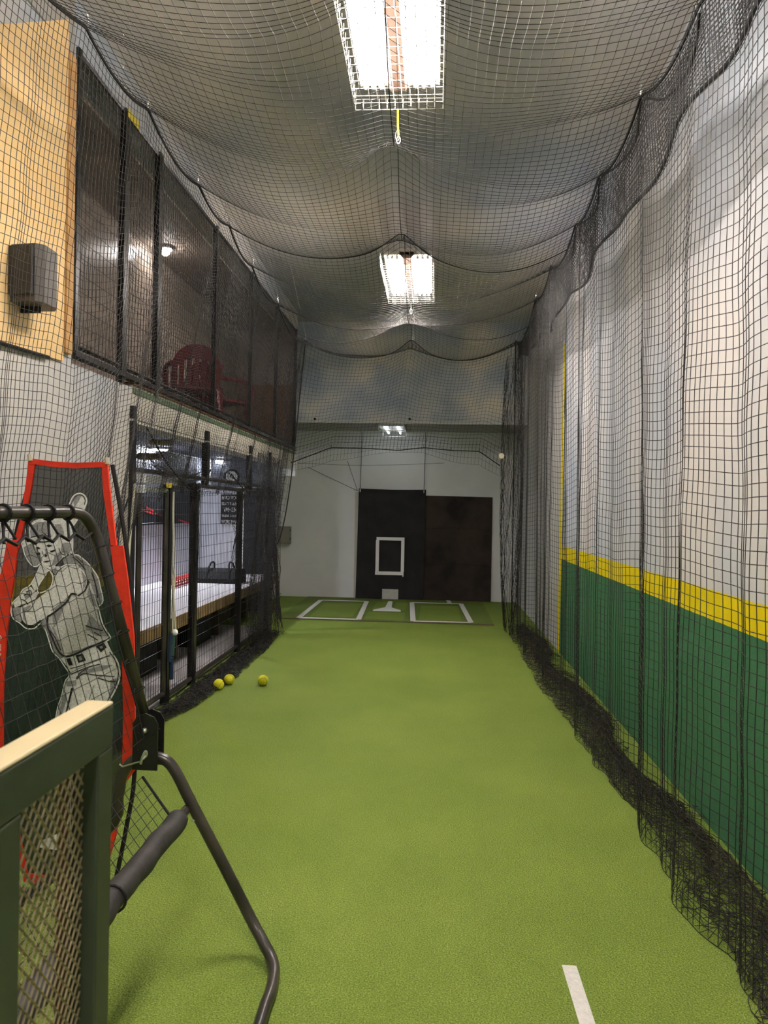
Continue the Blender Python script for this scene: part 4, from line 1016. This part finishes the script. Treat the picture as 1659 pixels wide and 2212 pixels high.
MB().tube(smooth_path([tp(66, 1000, -0.03), tp(42, 1085, -0.035), tp(24, 1166, -0.03), tp(-2, 1330, -0.02), tp(-12, 1500, -0.02), tp(-8, 1680, -0.02), tp(10, 1780, -0.02), tp(34, 1880, 0.0), tp(40, 1915, 0.0)], 4), 0.009, 6).build('pole', 'black_matte', tg)

CA = lambda x, y: (20 + x / 6.9125, 1060 + y / 6.9125)
CB = lambda x, y: (20 + x / 6.381, 1260 + y / 6.381)
def fill(poly, off, m, name='print'): MB().add([tp(x, y, off) for x, y in poly], [tuple(range(len(poly)))]).build(name, m, tg)
pr = {}
def pfill(conv, pts, lay, m='print_white'): pr.setdefault((m, lay), []).append([conv(*p) for p in pts])
ID = lambda x, y: (x, y)
pfill(CA, [(905, 225), (960, 110), (1010, 62), (1080, 48), (1138, 85), (1160, 150), (1148, 215), (1100, 310), (960, 530), (900, 560), (840, 420), (905, 260)], 1)
pfill(CA, [(470, 1110), (590, 1190), (440, 1420), (385, 1500), (335, 1400)], 1)
pfill(CA, [(290, 690), (272, 600), (290, 520), (340, 440), (430, 395), (560, 378), (700, 378), (800, 430), (880, 500), (930, 600), (950, 740), (955, 930), (900, 960), (860, 880), (780, 760), (640, 750), (400, 750), (215, 850), (205, 770)], 1)
pfill(CA, [(215, 840), (345, 790), (375, 880), (435, 1000), (462, 1080), (420, 1122), (360, 1110), (300, 1040), (250, 950)], 1, 'print_grey')
pfill(CA, [(365, 770), (400, 900), (460, 1000), (480, 1080), (560, 1150), (620, 1180), (700, 1120), (790, 1030), (870, 960), (880, 860), (830, 755), (700, 720), (500, 750)], 2)
pfill(CA, [(700, 1260), (740, 1195), (830, 1130), (950, 1108), (1040, 1128), (1120, 1200), (1165, 1300), (1162, 1400), (1120, 1480), (1040, 1545), (960, 1530), (900, 1580), (820, 1680), (740, 1760), (620, 1850), (480, 1935), (380, 2012), (270, 2015), (200, 1930), (175, 1830), (185, 1740), (260, 1690), (400, 1620), (480, 1570), (590, 1490), (660, 1400)], 2)
pfill(CA, [(180, 1560), (220, 1480), (330, 1432), (385, 1500), (440, 1530), (385, 1640), (200, 1700), (90, 1745), (65, 1680), (120, 1620)], 2)
pfill(CA, [(55, 1760), (90, 1740), (180, 1740), (175, 1830), (200, 1930), (170, 1965), (85, 1905), (52, 1830)], 1, 'print_grey')
pfill(CA, [(600, 1190), (700, 1130), (830, 1130), (700, 1260), (660, 1300)], 1)
pfill(CA, [(900, 960), (1040, 970), (1170, 1080), (1250, 1180), (1330, 1290), (1360, 1450), (1400, 1640), (1350, 1715), (1300, 1600), (1230, 1400), (1165, 1300), (1120, 1200), (1040, 1128), (890, 1090), (830, 1110), (800, 1030)], 1, 'print_grey')
pfill(CB, [(530, 450), (600, 420), (700, 340), (800, 250), (860, 150), (940, 150), (1060, 60), (1120, -10), (1180, 150), (1230, 330), (1290, 560), (1390, 725), (1330, 785), (1100, 885), (880, 995), (760, 1000), (700, 900), (620, 700), (545, 560)], 1, 'print_mid')
pfill(CB, [(440, 530), (530, 450), (545, 560), (620, 700), (700, 900), (760, 1005), (700, 1020), (620, 930), (570, 790), (510, 620)], 1, 'print_grey')
pfill(CB, [(700, 1020), (880, 1002), (1100, 893), (1335, 795), (1405, 935), (1500, 1090), (1522, 1270), (1475, 1440), (1365, 1640), (1310, 1740), (1180, 2200), (1120, 2560), (700, 2560), (640, 1925), (690, 1700), (740, 1560), (790, 1350), (840, 1290), (850, 1230), (790, 1135)], 1)
pfill(ID, [(130, 1660), (196, 1660), (197, 1740), (205, 1800), (203, 1850), (160, 1842), (86, 1830), (92, 1815), (125, 1800), (144, 1760), (140, 1700)], 1)
# grey shading patches
for pts in ([(395, 870), (440, 975), (480, 1065), (505, 1040), (470, 950), (430, 880)], [(690, 960), (780, 900), (800, 1000), (700, 1100), (640, 1120)], [(540, 870), (575, 860), (590, 960), (560, 985)],
            [(620, 1180), (700, 1130), (720, 1200), (690, 1260)], [(1080, 1180), (1160, 1300), (1155, 1400), (1110, 1480), (1110, 1330)], [(620, 1790), (820, 1640), (900, 1560), (880, 1640), (740, 1780)],
            [(960, 130), (1010, 80), (1080, 75), (1060, 130), (980, 250)], [(230, 1560), (290, 1500), (340, 1560), (250, 1640)]):
    pfill(CA, pts, 3, 'print_grey')
for pts in ([(600, 430), (700, 350), (760, 330), (700, 480), (620, 620)], [(1100, 60), (1170, 160), (1220, 330), (1150, 300), (1080, 160)], [(780, 960), (1000, 900), (1180, 830), (1100, 885), (880, 990)], [(950, 1230), (1260, 1130), (1450, 1120), (1300, 1190), (1000, 1250)],
            [(1400, 1330), (1500, 1300), (1460, 1430), (1370, 1600), (1400, 1450)], [(740, 1580), (790, 1480), (800, 1600), (720, 1850), (680, 1850)]):
    pfill(CB, pts, 3, 'print_grey')
for pts in ([(340, 520), (420, 470), (560, 460), (600, 560), (600, 650), (450, 670), (330, 700), (320, 600)], [(690, 500), (780, 500), (830, 620), (820, 680), (700, 680)], [(790, 790), (870, 770), (930, 790), (930, 900), (850, 960), (780, 900)]):
    pfill(CA, pts, 3, 'print_grey')
pfill(CA, [(200, 1760), (330, 1700), (330, 1740), (230, 1830), (260, 1960), (220, 1920)], 3, 'print_grey')
for pts in ([(1120, 420), (1280, 600), (1370, 730), (1200, 720), (1060, 620)], [(580, 560), (640, 640), (760, 960), (700, 900)]):
    pfill(CB, pts, 3, 'print_grey')
pfill(CB, [(790, 1350), (930, 1330), (930, 1410), (800, 1420)], 3, 'print_grey')
pfill(CB, [(860, 1440), (890, 1440), (790, 1830), (770, 1830)], 3, 'print_dark')
for pts in ([(790, 1040), (850, 1025), (880, 1120), (830, 1130)], [(920, 990), (1020, 965), (1065, 1060), (960, 1095)], [(1200, 865), (1310, 815), (1350, 880), (1270, 950)]):
    pfill(CB, pts, 3, 'print_dark')
for pts in ([(960, 1010), (1000, 1000), (1020, 1050), (980, 1065)], [(1250, 870), (1290, 855), (1300, 885), (1270, 900)]):
    pfill(CB, pts, 4, 'print_grey')
for pts in ([(400, 850), (440, 835), (480, 860), (430, 880)], [(560, 820), (600, 800), (655, 820), (600, 845)], [(620, 900), (705, 870), (700, 900), (630, 925)], [(410, 930), (470, 920), (475, 955), (430, 965)],
            [(510, 1060), (560, 1045), (650, 1040), (560, 1070)], [(540, 940), (570, 960), (575, 985), (540, 990)], [(590, 1120), (660, 1110), (620, 1135)], [(500, 680), (600, 670), (620, 720), (500, 725)]):
    pfill(CA, pts, 4, 'print_dark')
for (m_, lay), polys in pr.items():
    for po in polys: MB().add([tp(x, y, 0.001 + 0.0012 * lay) for x, y in po], [tuple(range(len(po)))]).build('batter_print', m_, tg)
wl_, dl_ = MB(), MB()
PX = TY / FPX
def stroke(mb, conv, pts, wpx, lay, closed=False):
    P_ = smooth_path([tp(*conv(*p), 0.001 + 0.0012 * lay) for p in pts], 3, closed)
    mb.ribbon(P_, wpx * PX, (0, 1, 0), closed)
for conv, pts in ((CA, [(905, 215), (950, 110), (1005, 55), (1080, 40), (1145, 80), (1170, 150), (1155, 215), (1110, 310), (965, 530)]),
                  (CA, [(280, 690), (262, 600), (280, 515), (330, 435), (430, 385), (560, 368)]), (CA, [(780, 400), (890, 500), (945, 600), (962, 740), (965, 940), (1040, 960), (1175, 1070), (1260, 1175), (1335, 1290), (1375, 1450), (1412, 1640), (1350, 1720)]),
                  (CA, [(300, 700), (205, 770), (220, 850), (245, 950), (295, 1045), (360, 1118), (425, 1128), (465, 1090)]),
                  (CA, [(480, 1110), (340, 1390), (215, 1475), (172, 1560), (115, 1615), (60, 1680), (44, 1760), (45, 1830), (78, 1910), (175, 1975), (265, 2050), (385, 2055), (485, 1975), (545, 2074)]),
                  (CA, [(595, 1195), (445, 1425), (455, 1525), (600, 1470), (650, 1390), (665, 1290), (620, 1195)]), (CA, [(480, 1080), (560, 1160), (625, 1190), (705, 1130)]),
                  (CA, [(740, 1180), (830, 1115), (950, 1095), (1045, 1115)]), (CA, [(310, 720), (500, 690), (690, 700)]),
                  (CB, [(440, 540), (505, 625), (560, 790), (610, 935), (700, 1030), (780, 1150), (835, 1230), (825, 1290), (780, 1350), (730, 1560), (680, 1700), (640, 1930)]),
                  (CB, [(1240, 330), (1300, 560), (1400, 725), (1400, 760), (1340, 800)]), (CB, [(1350, 800), (1410, 930), (1510, 1090), (1535, 1270), (1485, 1440), (1370, 1650)]),
                  (ID, [(131, 1640), (140, 1700), (146, 1760)]), (ID, [(192, 1620), (196, 1680), (199, 1740)])):
    stroke(wl_, conv, pts, 2.6, 5)
for conv, pts, wv in ((CB, [(530, 460), (600, 420), (700, 345), (800, 255), (850, 165), (880, 140), (940, 155)], 4), (CB, [(950, 170), (1040, 110), (1085, 30), (1090, -40)], 2.5), (CB, [(540, 460), (540, 600), (600, 740), (680, 920), (770, 1000), (890, 985), (1100, 885), (1330, 785)], 4),
                      (CB, [(860, 1250), (950, 1210), (1100, 1150), (1260, 1110)], 2.2), (CB, [(930, 1310), (1010, 1210), (1100, 1170)], 2), (CB, [(940, 1320), (1030, 1240), (1200, 1260), (1460, 1280)], 2), (CB, [(850, 1170), (1000, 1130), (1300, 1020), (1400, 1000)], 1.6),
                      (CB, [(1060, 580), (1180, 620), (1300, 650)], 3), (CB, [(1090, 700), (1180, 750), (1230, 780)], 2.4), (CB, [(1180, 670), (1280, 730)], 2.4), (CB, [(1230, 1300), (1400, 1350), (1480, 1340)], 2), (CB, [(1180, 1400), (1150, 1480), (1110, 1600)], 1.2),
                      (CB, [(1230, 370), (1280, 560), (1370, 720)], 2.4), (CB, [(1390, 940), (1490, 1100), (1510, 1270), (1465, 1430), (1360, 1620)], 2), (CB, [(560, 640), (640, 740), (720, 920)], 2),
                      (CA, [(930, 210), (975, 120), (1020, 75), (1080, 65), (1125, 95), (1145, 150), (1130, 210)], 1.6), (CA, [(300, 690), (290, 600), (310, 520), (370, 440), (470, 400)], 2), (CA, [(330, 700), (480, 665), (640, 680)], 2.2), (CA, [(380, 755), (520, 765), (640, 745)], 2.6),
                      (CA, [(480, 1090), (560, 1170), (620, 1195)], 2), (CA, [(640, 1190), (700, 1260), (740, 1200), (850, 1110), (960, 1085), (1060, 1120)], 2), (CA, [(700, 1120), (790, 1030), (830, 990)], 2), (CA, [(180, 1700), (260, 1690), (420, 1610), (480, 1560)], 1.6), (CA, [(270, 1800), (330, 1760), (400, 1640)], 1.3),
                      (CA, [(230, 1560), (290, 1540), (340, 1600)], 2), (CA, [(260, 1510), (330, 1490), (350, 1560)], 2), (CA, [(190, 1620), (250, 1640), (290, 1700)], 2), (CA, [(180, 1840), (205, 1930), (275, 2000), (380, 2000), (480, 1925)], 2), (CA, [(960, 990), (1050, 1060), (1150, 1180)], 2.4), (CA, [(1000, 980), (1120, 1080)], 1.8), (CA, [(1240, 1220), (1300, 1400), (1330, 1600)], 2.6),
                      (CA, [(505, 900), (520, 960)], 1.4), (CA, [(750, 850), (780, 930), (840, 960)], 2), (CA, [(430, 600), (430, 500)], 1.6), (CA, [(520, 480), (500, 600), (560, 660)], 1.6)):
    stroke(dl_, conv, pts, wv, 4.5)
wl_.build('batter_outline', 'print_line', tg); dl_.build('batter_shading', 'print_dark', tg)
# cut-off white lettering on the red pocket, and on the bottom band
lt = MB()
for k, pts in enumerate(([(0, 1374), (4, 1372), (6.5, 1376), (5, 1381), (1, 1382)], [(0, 1392), (5, 1391), (5, 1397), (1, 1398), (-2, 1402), (5, 1404), (5, 1399)], [(-2, 1412), (6, 1411), (3, 1416), (2, 1420), (-3, 1419)], [(-3, 1436), (2, 1434), (1, 1441), (-3, 1442)])):
    stroke(lt, ID, pts, 1.6, 10)
lt.build('lettering', 'tape', tg)

# ------------------------------------------------------------------ tubular rebounder screen
SY = 2.60; NY = 1.25
def sy(px, py): q_ = at_y(px, py, SY); return V(q_[0], SY, q_[2])
sc = thing('rebound_screen', 'black tubular rebound screen with net and grey padded bar', 'screen', (-1.0, 1.7, 0))
TC, HG = sy(196, 1106), sy(322, 1585)
TR = 0.0205
near = lambda p: V(p[0], NY, p[2])
def arc_join(p, c, q, r, k=6):
    a = (V(*p) - V(*c)); b = (V(*q) - V(*c)); a /= np.linalg.norm(a); b /= np.linalg.norm(b)
    return [V(*c) + a * r * (1 - t_) ** 2 + b * r * t_ ** 2 for t_ in np.linspace(0, 1, k)]
up_path = [near(HG)] + arc_join(near(HG), near(TC), TC, 0.14) + arc_join(near(TC), TC, HG, 0.14) + [HG]
MB().tube(up_path, TR, 12).build('upper_frame', 'tube_black', sc, smooth=True)
ap = [sy(255, 1720), sy(262, 1680), sy(280, 1650), sy(300, 1637), sy(330, 1634), sy(358, 1642), sy(380, 1668), sy(412, 1732), sy(489, 1880), sy(542, 1985)]
ft1, ft2 = at_z(588, 2085, 0.05), at_z(588, 2108, TR); ft2[2] = TR
lfoot = V(-1.62, SY, TR)
base = [lfoot + V(0, -0.15, 0), lfoot, sy(225, 1800)] + ap + [at_z(569, 2036, 0.065), at_z(587, 2072, 0.032), at_z(592, 2102, TR), at_z(584, 2145, TR), at_z(565, 2200, TR), V(-0.48, 1.7, TR), V(-0.47, NY + 0.2, TR), V(-0.52, NY, 0.06)] + [near(a_) for a_ in ap[::-1]] + [near(sy(225, 1800)), near(lfoot), near(lfoot) + V(0, 0.15, 0), lfoot + V(0, -0.15, 0)]
MB().tube(smooth_path(base, 5), TR, 12).build('base_frame', 'tube_black', sc, smooth=True)
for y_, s in ((SY, 1), (NY, -1)):
    hb = []
    for q_ in ((-0.033, -0.155), (0.037, -0.155), (0.037, 0.01), (0.026, 0.035), (0.002, 0.047), (-0.022, 0.035), (-0.033, 0.01)):
        hb.append((HG[0] + q_[0] * 1.3 - 0.004, 0, HG[2] + q_[1] + 0.035))
    for dy in (-0.034, 0.028):
        hp = MB().prism([(x, y_ + dy, z) for x, _, z in hb], (0, 0.006, 0)).build('hinge_plate', 'black', sc)
        MB().sphere((HG[0] - 0.002, y_ + dy - 0.002, HG[2] + 0.022), 0.010, 10, 8).build('bolt', 'steel', hp, smooth=True)
        for (qx, qz) in ((-0.024, 0.01), (0.027, 0.01), (-0.024, -0.05), (0.027, -0.06)):
            MB().sphere((HG[0] + qx, y_ + dy - 0.001, HG[2] + qz), 0.0045, 6, 5).build('rivet', 'black_matte', hp)
cl_ = MB().tube(smooth_path([sy(316, 1640) + V(0, -0.05, 0), sy(320, 1625) + V(0, -0.05, 0), sy(325, 1614) + V(0, -0.045, 0), sy(327, 1622) + V(0, -0.045, 0), sy(320, 1630) + V(0, -0.05, 0)], 4), 0.005, 6).build('snap_clip', 'steel', sc)
MB().tube([sy(318, 1634) + V(0, -0.05, 0), sy(307, 1637) + V(0, -0.05, 0), sy(275, 1648) + V(0, -0.04, 0), sy(268, 1643) + V(0, -0.04, 0)], 0.003, 5).build('cable', 'steel', sc)
pb0 = sy(405, 1746); pb = V(pb0[0], 0, pb0[2])
MB().tube([V(pb[0], SY, pb[2]), V(pb[0], NY, pb[2])], 0.016, 10).build('pad_bar', 'tube_black', sc)
pad = smooth_path([(pb[0] + 0.003 * math.sin(k * 2), y_, pb[2] + 0.002 * math.cos(k * 3)) for k, y_ in enumerate(np.linspace(SY - 0.10, NY + 0.1, 14))], 3)
MB().tube(pad, 0.036 + 0.002 * np.sin(np.arange(len(pad)) * 1.3), 14).build('pad_sleeve', 'pad', sc, smooth=True)
MB().tube([(pb[0] + 0.038 * math.cos(a_), SY - 0.62, pb[2] + 0.038 * math.sin(a_)) for a_ in np.linspace(0, 6.283, 18, endpoint=False)], 0.004, 5, closed=True).build('pad_strap', 'black_matte', sc)
# screws on the leg
for px, py in ((422, 1768),):
    MB().sphere(sy(px, py) + V(0.0, -0.021, 0), 0.005, 8, 6).build('bolt', 'steel', sc)
# screen net with laced border
ins = 0.055
d_ = (HG - TC) / np.linalg.norm(HG - TC); L_ = np.linalg.norm(HG - TC)
rows_ = int((L_ - 0.06) / 0.053); cols_ = int((SY - NY - 2 * ins) / 0.05)
W_ = np.zeros((rows_ + 1, cols_ + 1, 3))
for i in range(rows_ + 1):
    for j in range(cols_ + 1):
        s = j / cols_; t_ = i / rows_
        dn = 0.075 + (L_ - 0.075) * t_
        scal = 0.022 * abs(math.sin(s * math.pi * 12)) * (1 - t_) ** 3
        p_ = TC + d_ * (dn - 0.0 + scal); W_[i, j] = (p_[0], SY - ins - (SY - NY - 2 * ins) * s + 0.012 * math.sin(9 * t_) * (1 if j == 0 else 0.3) + 0.03 * (1 - t_) * (1 if j == 0 else 0), p_[2])
strands_obj('screen_net', grid_lines(W_), 0.0013, 'net', sc)
MB().tube(W_[0], 0.0055, 6).build('net_border', 'rope', sc)
MB().tube(W_[:, 0], 0.0035, 6).build('net_border', 'rope', sc)
for k in range(14):
    y_ = SY - 0.17 - k * 0.125
    if y_ < NY + 0.15: break
    ringp = [(TC[0] + 0.024 * math.cos(a_), y_, TC[2] + 0.024 * math.sin(a_)) for a_ in np.linspace(0, 6.283, 12, endpoint=False)]
    MB().tube(ringp, 0.005, 5, closed=True).build('lacing', 'rope', sc)
    q_ = TC + d_ * 0.08
    MB().tube([(TC[0], y_, TC[2] - 0.02), (q_[0], y_ + 0.03, q_[2])], 0.0045, 5).build('lacing', 'rope', sc)
    MB().tube([(TC[0], y_, TC[2] - 0.02), (q_[0], y_ - 0.03, q_[2] - 0.01)], 0.0045, 5).build('lacing', 'rope', sc)
for k in range(6):
    i = 1 + k * (rows_ // 6); a_ = W_[min(i, rows_), 0]; c_ = TC + d_ * (0.08 + (L_ - 0.08) * i / rows_)
    MB().tube(smooth_path([a_, (a_ + c_) / 2 + V(0, 0, 0.012), c_ + V(0.0, 0.024, 0.01), c_ + V(0.024, 0, 0.012), c_ + V(0, -0.024, 0.0), a_], 4), 0.003, 5).build('lacing', 'rope', sc)
# lower net from the screen down to the padded bar
b0 = V(sy(322, 1665)[0], 0, sy(322, 1665)[2]); b1 = V(pb[0] - 0.02, 0, pb[2] + 0.03)
r2, c2 = 5, int((SY - NY - 0.24) / 0.05); Z_ = np.zeros((r2 + 1, c2 + 1, 3))
for i in range(r2 + 1):
    for j in range(c2 + 1):
        t_ = i / r2; p_ = b0 * (1 - t_) + b1 * t_; Z_[i, j] = (p_[0], SY - 0.06 - 0.07 * t_ - (SY - NY - 0.24) * j / c2, p_[2])
strands_obj('return_net', grid_lines(Z_), 0.0013, 'net', sc)
MB().tube(Z_[:, 0], 0.005, 6).build('net_border', 'rope', sc)

# ------------------------------------------------------------------ olive steel guard with expanded metal, next to the camera
GX, GY, GZ = -0.478, 1.115, 1.311
q_ = at_x(246, 1522, GX); GY, GZ = q_[1], q_[2]
gd = thing('steel_guard', 'olive steel guard panel of expanded metal beside the rebound screen', 'guard', (GX - 0.02, 0.8, 0))
TW = 0.042
ys0 = -0.15
def gbox(a, b, name, m='olive'):
    o = MB().box(a, b).build(name, m, gd)
    bv = o.modifiers.new('bevel', 'BEVEL'); bv.width = 0.003; bv.segments = 2
    return o
gbox((GX - TW, ys0, GZ - 0.062), (GX, GY, GZ), 'top_rail')
gbox((GX - TW, ys0, GZ), (GX, GY, GZ + 0.006), 'top_strip', 'cream_top')  # thin cream strip along the top of the rail
gbox((GX - TW, GY - 0.048, 0.0), (GX, GY, GZ - 0.062), 'post')
iy1 = at_x(45, 1900, GX)[1]; iy0 = iy1 - 0.046
gbox((GX - TW, iy0, 0.0), (GX, iy1, GZ - 0.062), 'post')
gbox((GX - TW, ys0, 0.0), (GX, ys0 + 0.05, GZ - 0.062), 'post')
gbox((GX - TW, iy1, 0.05), (GX, GY - 0.048, 0.10), 'bottom_rail')
gbox((GX - TW, ys0 + 0.05, 0.05), (GX, iy0, 0.10), 'bottom_rail')
gbox((GX - TW - 0.006, GY - 0.075, 0.1), (GX - TW + 0.001, GY - 0.046, GZ - 0.07), 'backing_strip', 'wood_brown')
def expanded(y0, y1, z0, z1, x):
    mb = MB(); Wd, Hh = 0.0195, 0.0122
    zr_ = int((z1 - z0) / Hh); n_ = int((y1 - y0) / Wd)
    for i in range(zr_):
        za = z0 + i * Hh; sh = (i % 2) * Wd / 2
        for j in range(n_ + 1):
            ya = y0 + j * Wd + sh
            for (p_, r__) in (((ya, za), (ya + Wd / 2, za + Hh)), ((ya + Wd, za), (ya + Wd / 2, za + Hh))):
                (ay, az), (by, bz) = p_, r__
                if max(ay, by) > y1 + 0.004: continue
                th = 0.0009; dx = 0.0016
                mb.add([(x - dx, ay, az - th), (x + dx, ay, az + th), (x + dx, by, bz + th), (x - dx, by, bz - th),
                        (x - dx, ay, az + th * 0.2), (x + dx, ay, az + th * 2.2), (x + dx, by, bz + th * 2.2), (x - dx, by, bz + th * 0.2)],
                       [(0, 1, 2, 3), (7, 6, 5, 4), (0, 4, 5, 1), (1, 5, 6, 2), (2, 6, 7, 3), (3, 7, 4, 0)])
    return mb
expanded(iy1 - 0.002, GY - 0.046, 0.10, GZ - 0.06, GX - TW * 0.55).build('expanded_metal', 'mesh_tan', gd, kind='stuff')
expanded(ys0 + 0.05, iy0 + 0.002, 0.10, GZ - 0.06, GX - TW * 0.55).build('expanded_metal', 'mesh_tan', gd, kind='stuff')
